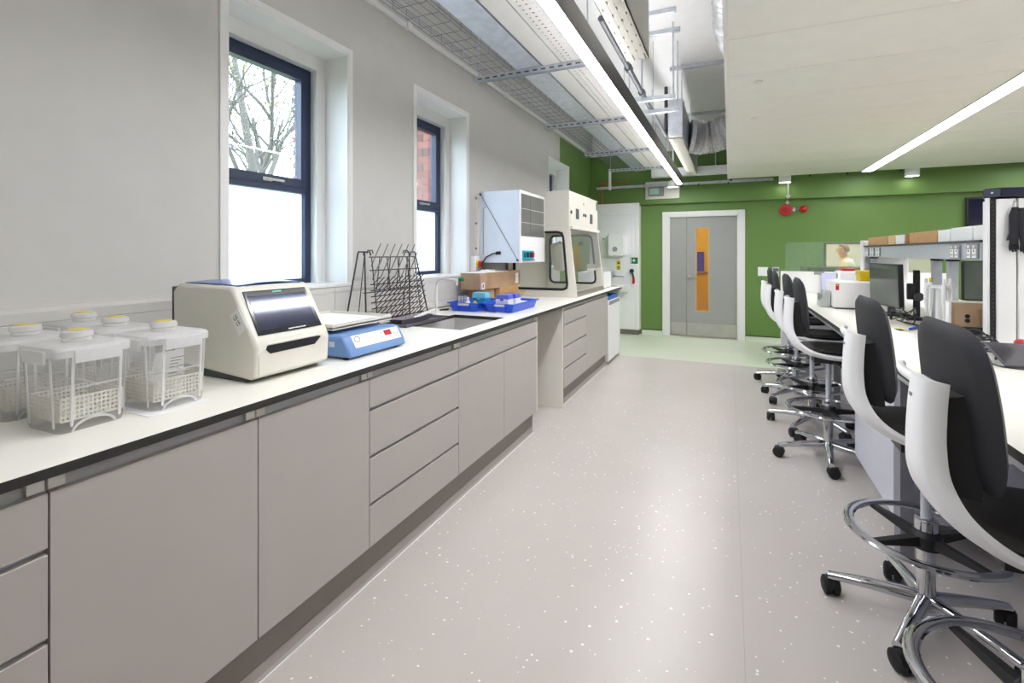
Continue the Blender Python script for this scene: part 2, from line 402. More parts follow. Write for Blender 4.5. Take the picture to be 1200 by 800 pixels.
B(-0.80, -0.50, 11.17, 11.2, 0.98, 1.40).build('board_panel', mat('indigo_felt', (74, 66, 170), 0.8, var=0.06), nb)
B(-0.80, -0.38, 11.155, 11.2, 0.955, 0.98).build('pen_ledge', M_grey, nb)

# ------------------------------------------------------------------ room beyond the internal window
win = sroot('window_4', (1.9, YB, NZ0))
f4 = MB(); q = 0.028
f4.box(NX0, NX0+q, YB-0.012, YB+0.06, NZ0, NZ1); f4.box(NX1-q, NX1, YB-0.012, YB+0.06, NZ0, NZ1)
f4.box(NX0+q, NX1-q, YB-0.012, YB+0.06, NZ1-q, NZ1); f4.box(NX0+q, NX1-q, YB-0.012, YB+0.06, NZ0, NZ0+q)
f4.build('window_frame', M_dgrey, win); B(NX0+q, NX1-q, YB+0.02, YB+0.026, NZ0+q, NZ1-q).build('pane', M_glass, win)
struct(B(0.93, 4.7, YB+0.15, 12.8, -0.1, 0).build('floor', M_gfloor)); struct(B(0.93, 4.7, YB+0.15, 12.8, 2.8, 2.88).build('ceiling', M_ceil))
struct(B(4.7, 4.78, YB+0.15, 12.8, 0, 2.8).build('wall_right', M_wall))
nw = struct(B(0.93, 4.7, 12.72, 12.8, 0, 2.8).build('wall_back', M_wall))
for ix in range(6):
    for iz in range(3):
        B(1.0+ix*0.6, 1.594+ix*0.6, 12.70, 12.72, 0.75+iz*0.5, 1.244+iz*0.5).build('panel', mat('pale_wall_panel', (216, 218, 210), 0.5), nw)
nl = thing('added_office_light', 'added unseen light panel brightening the white room behind the internal window', 'light', (2.2, 10.6, 2.74))  # unseen lamp added to light the room behind the window
B(1.7, 2.7, 10.3, 10.9, 2.745, 2.799).build('housing', M_white, nl); B(1.72, 2.68, 10.32, 10.88, 2.74, 2.745).build('diffuser', emat('added_office_glow', (255, 252, 246), 12), nl)

# ------------------------------------------------------------------ left run of cabinets
XF = -1.345      # face of the fronts
def cabinet(y0, y1, kind, label, group='grey fitted base cabinets', extra=None):
    t = thing('base_cabinet', label, 'cabinet', (-1.75, (y0+y1)/2, 0), 0, group)
    b = MB(); e = 0.018
    b.box(-2.16, XF-0.025, y0, y0+e, 0.165, 0.89); b.box(-2.16, XF-0.025, y1-e, y1, 0.165, 0.89)
    b.box(-2.16, XF-0.025, y0+e, y1-e, 0.165, 0.183); b.box(-2.16, -2.145, y0+e, y1-e, 0.183, 0.89)
    b.box(-2.16, XF-0.06, y0+e, y1-e, 0.60, 0.615)
    b.build('carcass', M_carc, t)
    rail = MB().box(XF-0.034, XF-0.024, y0+e, y1-e, 0.858, 0.895)
    rail.build('handle_channel', M_chan, t)
    for yy in (y0+0.003, y1-0.033): B(XF-0.023, XF-0.012, yy, yy+0.03, 0.863, 0.893).build('channel_end_cap', M_carc, t)
    g = 0.0018
    def front(name, a, b_, z0, z1):
        f = B(XF-0.02, XF, a+g, b_-g, z0, z1).build(name, M_front, t, bevel=0.0012)
        return f
    def lip(a, b_, z):
        B(XF-0.04, XF-0.022, a+0.02, b_-0.02, z-0.004, z+0.014).build('drawer_grip', M_alu, t)
    if kind == 'drawers':
        for z0, z1 in ((0.741, 0.86), (0.546, 0.727), (0.350, 0.532), (0.171, 0.337)): front('drawer_front', y0, y1, z0, z1)
        for z in (0.727, 0.532, 0.337): lip(y0, y1, z)
    elif kind == 'door': front('door', y0, y1, 0.171, 0.86)
    elif kind == 'sink':
        front('drawer_front', y0, y1, 0.741, 0.86); m = (y0+y1)/2
        front('door', y0, m, 0.171, 0.727); front('door', m, y1, 0.171, 0.727); lip(y0, y1, 0.727)
    return t
cabinet(-0.65, -0.055, 'door', 'grey base cabinet door at the start of the long left bench')
cabinet(-0.055, 0.545, 'drawers', 'grey drawer cabinet under the worktop before the translucent bins')
cabinet(0.545, 1.055, 'door', 'grey single-door cabinet directly under the translucent bins')
cabinet(1.055, 1.568, 'door', 'grey single-door cabinet directly under the white benchtop analyser')
cabinet(1.568, 2.283, 'drawers', 'grey four-drawer cabinet under the blue rocking shaker')
cabinet(2.283, 3.452, 'sink', 'wide grey sink cabinet with one long panel above two doors')
cabinet(4.12, 4.853, 'drawers', 'grey four-drawer cabinet right after the open knee space')
cabinet(4.853, 5.83, 'door', 'grey single-door cabinet beside the white under-counter freezer')
# gables of the knee space
g = thing('gable_panel', 'cream gable panel closing the knee space beside the far drawers', 'panel', (-1.75, 4.11, 0))
B(-2.17, -1.352, 4.098, 4.119, 0, 0.893).build('board', M_carc, g)
g = thing('gable_panel', 'thin cream end panel of the sink cabinet beside the knee space', 'panel', (-1.75, 3.46, 0))
B(-2.17, XF-0.002, 3.4525, 3.47, 0.168, 0.893).build('board', M_carc, g); B(-2.17, -1.372, 3.4525, 3.47, 0, 0.168).build('plinth_return', M_trim, g)
g = thing('gable_panel', 'white end panel closing the far end of the left bench', 'panel', (-1.75, 6.535, 0))
B(-2.17, -1.345, 6.525, 6.545, 0, 0.893).build('board', M_trim, g)
struct(B(-2.20, -2.172, 3.472, 4.096, 0, 0.893).build('trim_5', M_carc))      # back lining of the knee space
# plinths with the coved vinyl foot
for i, (a, b) in enumerate(((-0.65, 3.452), (4.12, 5.86))):
    p = struct(B(-1.42, -1.385, a, b, 0, 0.1695).build('baseboard_left', M_plinth))
    MB().prism([(-1.385, 0.05), (-1.3835, 0.05), (-1.3825, 0.012), (-1.376, 0.003), (-1.376, 0), (-1.385, 0)], 'y', a, b).build('cove', M_cove, p)
    B(-1.376, -1.3715, a, b, 0, 0.003).build('sealant_line', M_trim, p)
# worktop
SX0, SX1, SY0, SY1 = -1.865, -1.458, 2.50, 3.11
wt = MB(); WZ0, WZ1, WX = 0.897, 0.92, -1.328
def slab(mb, x0, x1, y0, y1):
    b = len(mb.v)
    mb.box(x0, x1, y0, y1, WZ0, WZ1); mb.fm[-6:] = [1, 0, 1, 1, 1, 1]
slab(wt, XW, WX, -0.65, SY0); slab(wt, XW, WX, SY1, 6.56); slab(wt, XW, SX0, SY0, SY1); slab(wt, SX1, WX, SY0, SY1)
w = thing('worktop', 'long white laminate worktop with dark edge along the window wall', 'worktop', (-1.78, 2.9, 0.897))
wt.build('board', [M_lam, M_edge], w)
B(XW+0.001, XW+0.02, -0.65, 6.5, 0.92, 0.936).build('sealing_upstand', M_lam, w)
# sink bowl set in the worktop
s = thing('sink', 'grey undermounted rectangular sink sunk in the white worktop', 'sink', ((SX0+SX1)/2, (SY0+SY1)/2, 0.72))
b = MB(); m_sink = mat('grey_sink_resin', (196, 194, 192), 0.4, var=0.03)
b.box(SX0-0.012, SX0, SY0, SY1, 0.72, WZ0-0.001); b.box(SX1, SX1+0.012, SY0, SY1, 0.72, WZ0-0.001)
b.box(SX0-0.012, SX1+0.012, SY0-0.012, SY0, 0.72, WZ0-0.001); b.box(SX0-0.012, SX1+0.012, SY1, SY1+0.012, 0.72, WZ0-0.001)
b.box(SX0, SX1, SY0, SY1, 0.708, 0.72)
b.build('bowl', m_sink, s); MB().cyl((-1.66, 2.8, 0.72), (-1.66, 2.8, 0.724), 0.035, 18).build('waste', M_steel, s)

# ------------------------------------------------------------------ translucent storage bins
def bin_(x, y, rz, label, lidded=True, paper=False):
    t = thing('storage_bin', label, 'storage bin', (x, y, 0.921), rz, 'translucent lidded bins on the worktop')
    L, Wd, H = 0.178, 0.168, 0.205
    def ring(z, k): return [(p[0], p[1], z) for p in rr(-L/2*k, L/2*k, -Wd/2*k, Wd/2*k, 0.02)]
    def shell(zs, ks):
        m = MB(); n = len(ring(0, 1))
        vs = []
        for z, k in zip(zs, ks): vs += ring(z, k)
        fs = [(i*n+j, i*n+(j+1) % n, (i+1)*n+(j+1) % n, (i+1)*n+j) for i in range(len(zs)-1) for j in range(n)]
        fs.append(tuple(range(n-1, -1, -1)))
        return m.add(vs, fs)
    shell((0.0, 0.012, H), (0.87, 0.9, 1.0)).build('bin_body', M_bin, t, world=False)
    # ribs moulded on the corners and sides
    for sx in (-1, 1):
        for fy in (-0.30, 0.34):
            MB().hexa([(sx*(L/2*0.905), Wd*fy-0.003, 0.015), (sx*(L/2*0.905)+sx*0.003, Wd*fy-0.003, 0.015), (sx*(L/2*0.905)+sx*0.003, Wd*fy+0.003, 0.015), (sx*(L/2*0.905), Wd*fy+0.003, 0.015),
                    (sx*L/2, Wd*fy-0.003, H), (sx*L/2+sx*0.003, Wd*fy-0.003, H), (sx*L/2+sx*0.003, Wd*fy+0.003, H), (sx*L/2, Wd*fy+0.003, H)]).build('rib', M_lid, t, world=False)
    for sy in (-1, 1):
        for fx in (-0.3, 0.34):
            MB().hexa([(L*fx-0.003, sy*(Wd/2*0.905), 0.015), (L*fx+0.003, sy*(Wd/2*0.905), 0.015), (L*fx+0.003, sy*(Wd/2*0.905+0.003), 0.015), (L*fx-0.003, sy*(Wd/2*0.905+0.003), 0.015),
                    (L*fx-0.003, sy*Wd/2, H), (L*fx+0.003, sy*Wd/2, H), (L*fx+0.003, sy*(Wd/2+0.003), H), (L*fx-0.003, sy*(Wd/2+0.003), H)]).build('rib', M_lid, t, world=False)
    lid = MB(); n = len(ring(0, 1))
    vs = ring(H-0.012, 1.035)+ring(H+0.006, 1.04)+ring(H+0.012, 1.0)+ring(H+0.016, 0.9)
    lid.add(vs, [(i*n+j, i*n+(j+1) % n, (i+1)*n+(j+1) % n, (i+1)*n+j) for i in range(3) for j in range(n)]+[tuple(range(3*n, 4*n))])
    lo = lid.build('lid', M_lid, t, world=False)
    for sx in (-1, 1):
        B(sx*L/2*1.02-0.004+sx*0.006, sx*L/2*1.02+0.004+sx*0.006, -0.052, 0.052, H-0.028, H+0.006).build('clip_flap', M_lid, lo, bevel=0.003, world=False)
    for sy in (-1, 1):
        B(-0.05, 0.05, sy*Wd/2*1.02-0.004+sy*0.006, sy*Wd/2*1.02+0.004+sy*0.006, H-0.028, H+0.006).build('clip_flap', M_lid, lo, bevel=0.003, world=False)
    k = MB().lathe([(0.026, 0), (0.032, 0.004), (0.031, 0.012), (0.036, 0.016), (0.034, 0.028), (0.027, 0.031)], 20, (0.0, 0.0, H+0.014))
    ko = k.build('lid_knob', M_lid, lo, world=False)
    MB().cyl((0, 0, H+0.0455), (0, 0, H+0.047), 0.022, 18).build('yellow_sticker', M_yel, ko, world=False)
    # perforated basket inside
    bk = MB(); l2, w2 = L*0.41, Wd*0.41; z0, z1 = 0.03, 0.085
    for i in range(15):
        f = -1+2*i/14
        for sy in (-1, 1): bk.box(l2*f-0.002, l2*f+0.002, sy*w2-0.001, sy*w2+0.001, z0, z1)
        for sx in (-1, 1): bk.box(sx*l2-0.001, sx*l2+0.001, w2*f-0.002, w2*f+0.002, z0, z1)
    for j in range(6):
        z = z0+(z1-z0)*j/5; h = 0.0022
        for sy in (-1, 1): bk.box(-l2, l2, sy*w2-0.0012, sy*w2+0.0012, z-h, z+h)
        for sx in (-1, 1): bk.box(sx*l2-0.0012, sx*l2+0.0012, -w2, w2, z-h, z+h)
    bk.box(-l2, l2, -w2, w2, z0-0.003, z0)
    bk.build('inner_basket', M_cream, t, world=False)
    sv = MB().box(-l2, l2, w2*0.1, w2*0.1+0.003, 0.11, 0.114).box(-l2, l2, -w2-0.002, -w2, 0.108, 0.112).box(l2, l2+0.002, -w2, w2, 0.108, 0.112)
    sv.build('inner_rail', M_lid, t, world=False)
    ft = MB()
    for i in range(9):
        a0, a1 = pi*i/9, pi*(i+1)/9
        ft.add([(L/2*0.9+0.001, -0.045*cos(a0), 0.024*sin(a0)), (L/2*0.9+0.001, -0.045*cos(a1), 0.024*sin(a1)),
                (L/2*0.9+0.001, -0.051*cos(a1), 0.031*sin(a1)), (L/2*0.9+0.001, -0.051*cos(a0), 0.031*sin(a0))], [(0, 1, 2, 3)])
    ft.build('foot_arch', M_lid, t, world=False, solid=0.002)
    if paper:
        pg = thing('printed_leaflet', 'folded printed leaflet standing inside the bin next to the analyser', 'paper', (x, y, 0.955), rz)
        MB().hexa([(0.02, -0.06, 0), (0.022, -0.06, 0), (0.022, 0.045, 0), (0.02, 0.045, 0), (0.048, -0.05, 0.13), (0.05, -0.05, 0.13), (0.05, 0.03, 0.13), (0.048, 0.03, 0.13)]).build('sheet', M_paper, pg, world=False)
        ln = MB()
        for i in range(9):
            z = 0.03+i*0.0095; xx = 0.0225+0.028*z/0.13
            ln.add([(xx, -0.006, z), (xx, 0.018+0.008*(i % 3), z), (xx+0.0008, 0.018+0.008*(i % 3), z+0.0018), (xx+0.0008, -0.006, z+0.0018)], [(0, 1, 2, 3)])
        ln.build('printed_lines', M_ink, pg, world=False, solid=0.0004)
    return t
bin_(-1.615, 0.713, 0.03, 'translucent lidded bin in the front row, next but one to the analyser')
bin_(-1.583, 0.915, 0.0, 'translucent lidded bin in the front row next to the analyser, holding a printed leaflet', paper=True)
bin_(-1.86, 0.70, 0.02, 'translucent lidded bin by the wall, behind the bin with an empty basket')
bin_(-1.83, 0.91, -0.03, 'translucent lidded bin by the wall, behind the bin holding a leaflet')
bin_(-2.06, 0.93, 0.02, 'translucent lidded bin pushed right up against the wall trunking')
lt = single('loose_lid', MB().prism(rr(-1.67, -1.475, 0.815, 0.99, 0.015), 'z', 0.9203, 0.9222), M_white, 'flat milky plastic lid lying under a bin next to the analyser', 'lid', None, (-1.57, 0.90, 0.9203))

# ------------------------------------------------------------------ benchtop analyser
a = thing('benchtop_analyser', 'cream benchtop analyser with sloped dark display window and tray slot', 'lab instrument', (-1.72, 1.335, 0.92))
Y0, Y1 = 1.165, 1.505
prof = [(-1.955, 0.962), (-1.53, 0.932), (-1.503, 0.945), (-1.497, 1.045), (-1.512, 1.075), (-1.612, 1.242), (-1.635, 1.258), (-1.925, 1.262), (-1.96, 1.235)]
MB().prism(prof, 'y', Y0, Y1).build('housing', M_cream, a, bevel=0.012, seg=3)
MB().prism([(-1.94, 0.9205), (-1.56, 0.9205), (-1.53, 0.934), (-1.94, 0.964)], 'y', Y0+0.012, Y1-0.012).build('base', M_dgrey, a)
B(-1.972, -1.956, Y0+0.004, Y1-0.004, 0.95, 1.25).build('rear_cover', M_dgrey, a, bevel=0.004)
top = MB(); n = 8
rows = []
for i in range(n+1):
    u = i/n; yy = Y0+0.03+(Y1-Y0-0.06)*u
    rows.append([(-1.93, yy, 1.263+0.006*sin(pi*u)), (-1.75, yy, 1.264+0.012*sin(pi*u)), (-1.63, yy, 1.259+0.008*sin(pi*u))])
top.grid(rows).build('top_cover', mat('blue_translucent_cover', (70, 96, 168), 0.2, var=0.3, scale=10), a, solid=0.004)
# display window on the slope
sl0, sl1 = Vector((-1.512, 0, 1.075)), Vector((-1.612, 0, 1.242)); sd = (sl1-sl0).normalized(); sn = Vector((sd.z, 0, -sd.x))
def sp(u, y, k): p = sl0+(sl1-sl0)*u+sn*k; return (p.x, y, p.z)
dw = MB().hexa([sp(0.06, Y0+0.025, 0), sp(0.06, Y1-0.025, 0), sp(0.97, Y1-0.03, 0), sp(0.97, Y0+0.03, 0), sp(0.06, Y0+0.025, 0.004), sp(0.06, Y1-0.025, 0.004), sp(0.97, Y1-0.03, 0.004), sp(0.97, Y0+0.03, 0.004)])
do = dw.build('display_bezel', M_dscr, a, bevel=0.001)
MB().hexa([sp(0.14, Y0+0.042, 0.004), sp(0.14, Y1-0.042, 0.004), sp(0.86, Y1-0.042, 0.004), sp(0.86, Y0+0.042, 0.004), sp(0.14, Y0+0.042, 0.0052), sp(0.14, Y1-0.042, 0.0052), sp(0.86, Y1-0.042, 0.0052), sp(0.86, Y0+0.042, 0.0052)]).build('viewing_window', mat('smoked_window', (70, 74, 92), 0.08, 0.35, var=0.1), do)
MB().hexa([sp(0.905, 1.315, 0.004), sp(0.905, 1.355, 0.004), sp(0.935, 1.355, 0.004), sp(0.935, 1.315, 0.004), sp(0.905, 1.315, 0.0052), sp(0.905, 1.355, 0.0052), sp(0.935, 1.355, 0.0052), sp(0.935, 1.315, 0.0052)]).build('badge', mat('teal_badge', (80, 190, 170), 0.4), do)
MB().hexa([sp(0.09, 1.32, 0.004), sp(0.09, 1.40, 0.004), sp(0.11, 1.40, 0.004), sp(0.11, 1.32, 0.004), sp(0.09, 1.32, 0.0052), sp(0.09, 1.40, 0.0052), sp(0.11, 1.40, 0.0052), sp(0.11, 1.32, 0.0052)]).build('printed_strip', M_paper, do)
MB().prism([(1.205, 1.038), (1.222, 1.022), (1.425, 1.022), (1.455, 1.046), (1.445, 1.05), (1.21, 1.05)], 'x', -1.5005, -1.4945).build('tray_slot', M_black, a)
pn = MB().prism([(Y0+0.012, 0.95), (Y1-0.012, 0.95), (Y1-0.012, 1.035), (Y1-0.045, 1.058), (Y0+0.05, 1.058), (Y0+0.012, 1.02)], 'x', -1.503, -1.497)
pn.build('tray_door', M_cream, a, bevel=0.003)
MB().prism([(1.205, 1.036), (1.222, 1.02), (1.425, 1.02), (1.455, 1.046), (1.445, 1.05), (1.21, 1.05)], 'x', -1.4975, -1.4962).build('slot_mouth', M_black, a)
# sticker on the side cheek
stM = place((-1.583, Y0-0.0012, 1.135), (0.82, 0, 0.57), (-0.57, 0, 0.82))
st = MB().box(-0.026, 0.026, -0.042, 0.042, -0.0004, 0.0012, M=stM).build('sticker', M_paper, a)
text('LE\n15', 0.024, stM @ Matrix.Translation((-0.004, 0.008, 0.0014)), M_ink, st)

# ------------------------------------------------------------------ blue rocking shaker
r = thing('rocking_shaker', 'pale blue rocking shaker with white tray platform and red readout', 'lab instrument', (-1.66, 1.80, 0.92))
m_rb = mat('pale_blue_casing', (112, 148, 200), 0.4, var=0.03)
MB().prism([(-1.86, 0.93), (-1.465, 0.93), (-1.475, 0.962), (-1.51, 1.018), (-1.53, 1.022), (-1.86, 1.022)], 'y', 1.59, 1.975).build('casing', m_rb, r, bevel=0.008)
MB().box(-1.84, -1.50, 1.60, 1.965, 0.9205, 0.93).build('underside', M_dgrey, r)
for yy in (1.605, 1.935):
    for xx in (-1.83, -1.505): MB().cyl((xx, yy, 0.9202), (xx, yy, 0.931), 0.012, 10).build('rubber_foot', M_rubber, r)
p0, p1 = Vector((-1.475, 0, 0.962)), Vector((-1.51, 0, 1.018)); pd = (p1-p0).normalized(); pn_ = Vector((pd.z, 0, -pd.x))
def fp(u, y, k): p = p0+(p1-p0)*u+pn_*k; return (p.x, y, p.z)
def facia(u0, u1, y0, y1, k0, k1): return MB().hexa([fp(u0, y0, k0), fp(u0, y1, k0), fp(u1, y1, k0), fp(u1, y0, k0), fp(u0, y0, k1), fp(u0, y1, k1), fp(u1, y1, k1), fp(u1, y0, k1)])
fa = facia(0.06, 0.94, 1.635, 1.952, 0, 0.002).build('control_panel', M_white, r)
facia(0.45, 0.85, 1.845, 1.895, 0.002, 0.003).build('red_readout', mat('red_readout', (200, 40, 52), 0.2), fa)
MB().tube([fp(0.64+0.2*sin(q*0.9), 1.663+0.018*cos(q*0.9), 0.0026) for q in range(7)], 0.0015, 5, closed=True).build('oval_logo', M_dgrey, fa)
MB().tube([fp(0.62+0.24*cos(0.6+q*0.5), 1.925+0.016*sin(0.6+q*0.5), 0.0026) for q in range(9)], 0.001, 5).build('dial_arc', M_dgrey, fa)
for uu in (0.35, 0.7): facia(uu-0.08, uu+0.08, 1.815, 1.83, 0.002, 0.003).build('button', M_lav, fa)
B(-1.585, -1.555, 1.5885, 1.5905, 0.972, 0.994).build('rating_plate', M_lav, r)
for yy in (1.69, 1.89): MB().cyl((-1.67, yy, 1.02), (-1.67, yy, 1.05), 0.012, 10).build('rocker_post', M_dgrey, r)
tr = MB().box(-1.985, -1.575, 1.60, 2.0, 1.046, 1.052)
for x0, x1, y0, y1 in ((-1.985, -1.575, 1.60, 1.606), (-1.985, -1.575, 1.994, 2.0), (-1.985, -1.979, 1.606, 1.994), (-1.581, -1.575, 1.606, 1.994)): tr.box(x0, x1, y0, y1, 1.04, 1.066)
tr.build('tray_platform', M_cream, r); B(-1.97, -1.59, 1.615, 1.985, 1.052, 1.055).build('tray_mat', M_white, r)

# ------------------------------------------------------------------ wire drying rack with pegs
k = thing('drying_rack', 'black wire laboratory drying rack with slanted pegs by the window pier', 'drying rack', (-2.03, 2.6, 0.92))
m_wire = mat('black_coated_wire', (38, 38, 42), 0.4, var=0.1)
def side(sx, nm):
    xb, xt = -2.072+sx*0.083, -2.072+sx*0.025; z0, z1 = 0.9235, 1.385
    def P(y, u): return (xb+(xt-xb)*u, y, z0+(z1-z0)*u)
    f = MB()
    f.tube([P(2.29, 0), P(2.34, 0.98), P(2.345, 1), P(2.39, 1), P(2.395, 0.95)], 0.005, 6)
    f.tube([P(2.95, 0), P(2.865, 0.98), P(2.86, 1), P(2.815, 1), P(2.81, 0.95)], 0.005, 6)
    f.tube([P(2.40, 0), P(2.40, 0.93)], 0.003, 6); f.tube([P(2.86, 0), P(2.85, 0.93)], 0.003, 6)
    for yy in (2.55, 2.66, 2.76): f.tube([P(yy, 0.45), P(yy, 0.93)], 0.003, 6)
    f.tube([P(2.29, 0.02), P(2.95, 0.02)], 0.003, 6)
    f.build(nm, m_wire, k)
    if sx > 0:
        bars = MB()
        us = [0.08, 0.16, 0.24, 0.32, 0.40, 0.48, 0.56, 0.75, 0.93]
        for u in us: bars.tube([P(2.35+0.03*u, u), P(2.90-0.03*u, u)], 0.0036, 6)
        bars.tube([P(2.295, 0.46), P(2.91, 0.46)], 0.0035, 6)
        bars.build('cross_bar', m_wire, k)
        pm = MB().tube([(0, 0, 0), (0.045, 0.012, 0.045)], 0.003, 5).mesh('short_peg', m_wire); lm = MB().tube([(-0.02, 0, -0.06), (0.04, 0.02, 0.085)], 0.0034, 5).mesh('long_peg', mat('grey_coated_peg', (120, 120, 122), 0.4))
        def peg(nm, me_, y, u):
            o = bpy.data.objects.new(nm, me_); COL.objects.link(o); o.parent = k; o.location = Vector(P(y, u))-Vector(k['_w'])
        for u in us[:7]:
            for j in range(11): peg('short_peg', pm, 2.385+j*0.047, u)
        for u in (0.75, 0.93):
            for j in range(7): peg('long_peg', lm, 2.42+j*0.072, u)
side(1, 'front_frame'); side(-1, 'rear_frame')
hp = MB()
for yy in (2.42, 2.79): hp.tube([(-2.097, yy, 1.375), (-2.09, yy, 1.395), (-2.055, yy, 1.395), (-2.047, yy, 1.375)], 0.0035, 6)
hp.build('hinge_loop', m_wire, k)

# grey draining tray with a smaller tray leaning on it
m_dt = mat('slate_purple_plastic', (104, 98, 110), 0.35, var=0.05)
def tray(name, x0, x1, y0, y1, z, h, m, label, cat, rim=0.012, group=None):
    t = thing(name, label, cat, ((x0+x1)/2, (y0+y1)/2, z), 0, group)
    b = MB(); o = rim
    b.box(x0+o, x1-o, y0+o, y1-o, z, z+0.003)
    for q in range(4):
        pass
    A = [(x0, y0), (x1, y0), (x1, y1), (x0, y1)]; I = [(x0+o, y0+o), (x1-o, y0+o), (x1-o, y1-o), (x0+o, y1-o)]
    for i in range(4):
        j = (i+1) % 4
        b.hexa([(*I[i], z), (*I[j], z), (I[j][0], I[j][1], z+0.003), (I[i][0], I[i][1], z+0.003), (*A[i], z+h-0.003), (*A[j], z+h-0.003), (*A[j], z+h), (*A[i], z+h)])
    b.build('shell', m, t)
    return t
tray('draining_tray', -1.975, -1.79, 2.42, 2.90, 0.9205, 0.02, m_dt, 'slate grey draining tray on the worktop beside the sink', 'tray')
t2 = tray('instrument_tray', -1.96, -1.855, 2.46, 2.80, 0.927, 0.035, m_dt, 'small deep slate tray resting in the draining tray', 'tray', 0.02)
single('wash_brush', MB().tube([(-1.91, 2.66, 0.946), (-1.90, 2.79, 0.968), (-1.895, 2.88, 0.98)], 0.011, 8), M_trim, 'white-handled brush lying in the small slate tray', 'brush', None, (-1.93, 2.7, 0.93))
for i, (xx, yy) in enumerate(((-1.835, 2.5), (-1.84, 2.58))):
    single('tweezers', MB().tube([(xx, yy, 0.9275), (xx+0.015, yy+0.11, 0.9275)], 0.003, 6), M_steel, ['steel tweezers nearer the shaker in the slate draining tray', 'steel tweezers nearer the tap in the slate draining tray'][i], 'tweezers', 'tweezers in the draining tray', (xx, yy, 0.924))

# tap
t = thing('laboratory_tap', 'slim pale swan-neck tap with green handle behind the sink', 'tap', (-1.95, 2.99, 0.92))
MB().cyl((-1.95, 2.99, 0.92), (-1.95, 2.99, 0.935), 0.022, 16).build('base_flange', M_white, t)
pts = [(-1.95, 2.99, 0.93), (-1.95, 2.99, 1.13)]+[(-1.95+0.06*(1-cos(q)), 2.99, 1.13+0.06*sin(q)) for q in [pi/2*i/5 for i in range(1, 6)]]+[(-1.80, 2.99, 1.187), (-1.775, 2.99, 1.185)]
MB().tube(pts, 0.0095, 10).build('swan_neck', M_white, t)
MB().cyl((-1.775, 2.99, 1.20), (-1.775, 2.99, 1.145), 0.009, 10, 0.005).build('nozzle', M_white, t)
MB().lathe([(0.012, 0), (0.02, 0.004), (0.021, 0.022), (0.014, 0.03)], 8, (-1.745, 3.0, 1.175)).build('green_handle', M_sgreen, t)

# ------------------------------------------------------------------ blue trays with boxes
def gtray(x0, x1, y0, y1, label):
    z, h = 0.921, 0.065; t = thing('blue_tray', label, 'tray', ((x0+x1)/2, (y0+y1)/2, z), 0, 'blue plastic storage trays')
    b = MB(); o = 0.018; w = 0.004
    b.box(x0+o, x1-o, y0+o, y1-o, z, z+w)
    A = [(x0, y0), (x1, y0), (x1, y1), (x0, y1)]; I = [(x0+o, y0+o), (x1-o, y0+o), (x1-o, y1-o), (x0+o, y1-o)]; c = ((x0+x1)/2, (y0+y1)/2)
    def inn(p): return (p[0]+(w if p[0] < c[0] else -w), p[1]+(w if p[1] < c[1] else -w))
    for i in range(4):
        j = (i+1) % 4
        b.hexa([(*I[i], z), (*I[j], z), (*inn(I[j]), z), (*inn(I[i]), z), (*A[i], z+h), (*A[j], z+h), (*inn(A[j]), z+h), (*inn(A[i]), z+h)])
    b.build('shell', M_blue, t)
    rim = MB()
    rim.box(x0-0.012, x0+0.004, y0-0.012, y1+0.012, z+h-0.006, z+h+0.003); rim.box(x1-0.004, x1+0.012, y0-0.012, y1+0.012, z+h-0.006, z+h+0.003)
    rim.box(x0, x1, y1-0.004, y1+0.012, z+h-0.006, z+h+0.003)
    for q0, q1 in ((x0, x0+0.07), (x1-0.07, x1)): rim.box(q0, q1, y0-0.012, y0+0.004, z+h-0.006, z+h+0.003)
    rim.build('rim', M_blue, t)
    hd = MB().box(c[0]-0.06, c[0]+0.06, y0+0.002, y0+0.006, z+h-0.03, z+h-0.022); hd.build('grip_ledge', M_blue, t)
    B(c[0]-0.05, c[0]+0.05, y0+0.001, y0+0.005, z+h-0.02, z+h-0.002).build('label_window', M_lav, t)
    for q in (x0+0.075, x1-0.075): B(q-0.004, q+0.004, y0+0.001, y0+0.016, z+0.004, z+h).build('rib', M_blue, t)
    return t
gtray(-2.03, -1.775, 3.30, 3.72, 'blue plastic tray of small bottles next to the tap')
gtray(-1.73, -1.49, 3.34, 3.83, 'blue plastic tray holding tip boxes at the worktop front')
def tipbox(x, y, z, mb, ml, label, sx=0.06, sy=0.042, hb=0.05, hl=0.04):
    t = thing('tip_box', label, 'box', (x, y, z))
    B(x-sx, x+sx, y-sy, y+sy, z, z+hb).build('box_base', mb, t, bevel=0.004)
    MB().hexa([(x-sx, y-sy, z+hb), (x+sx, y-sy, z+hb), (x+sx, y+sy, z+hb), (x-sx, y+sy, z+hb), (x-sx+0.006, y-sy+0.006, z+hb+hl), (x+sx-0.006, y-sy+0.006, z+hb+hl), (x+sx-0.006, y+sy-0.006, z+hb+hl), (x-sx+0.006, y+sy-0.006, z+hb+hl)]).build('box_lid', ml, t, bevel=0.004)
    B(x-0.014, x+0.014, y-sy-0.004, y-sy, z+hb-0.012, z+hb+0.012).build('latch', ml, t)
    return t
tipbox(-1.86, 3.52, 0.926, M_teal, mat('pale_teal_lid', (120, 200, 222), 0.3), 'teal pipette tip box with paler lid standing in the blue tray', 0.062, 0.05, 0.085, 0.045)
tipbox(-1.62, 3.46, 0.926, M_paper, M_lilac, 'white tip box with violet lid nearest the blue tray handle', 0.055, 0.05, 0.09, 0.035)
tipbox(-1.61, 3.585, 0.926, M_paper, M_lilac, 'white tip box with violet lid in the middle of the blue tray', 0.055, 0.05, 0.09, 0.035)
tipbox(-1.575, 3.72, 0.926, M_lilac, M_paper, 'low violet tip box with white lid at the back of the blue tray', 0.06, 0.06, 0.03, 0.02)
c = thing('clear_cube', 'clear glass staining jar with dark rim in the blue tray', 'jar', (-1.955, 3.38, 0.926))
jb = MB()
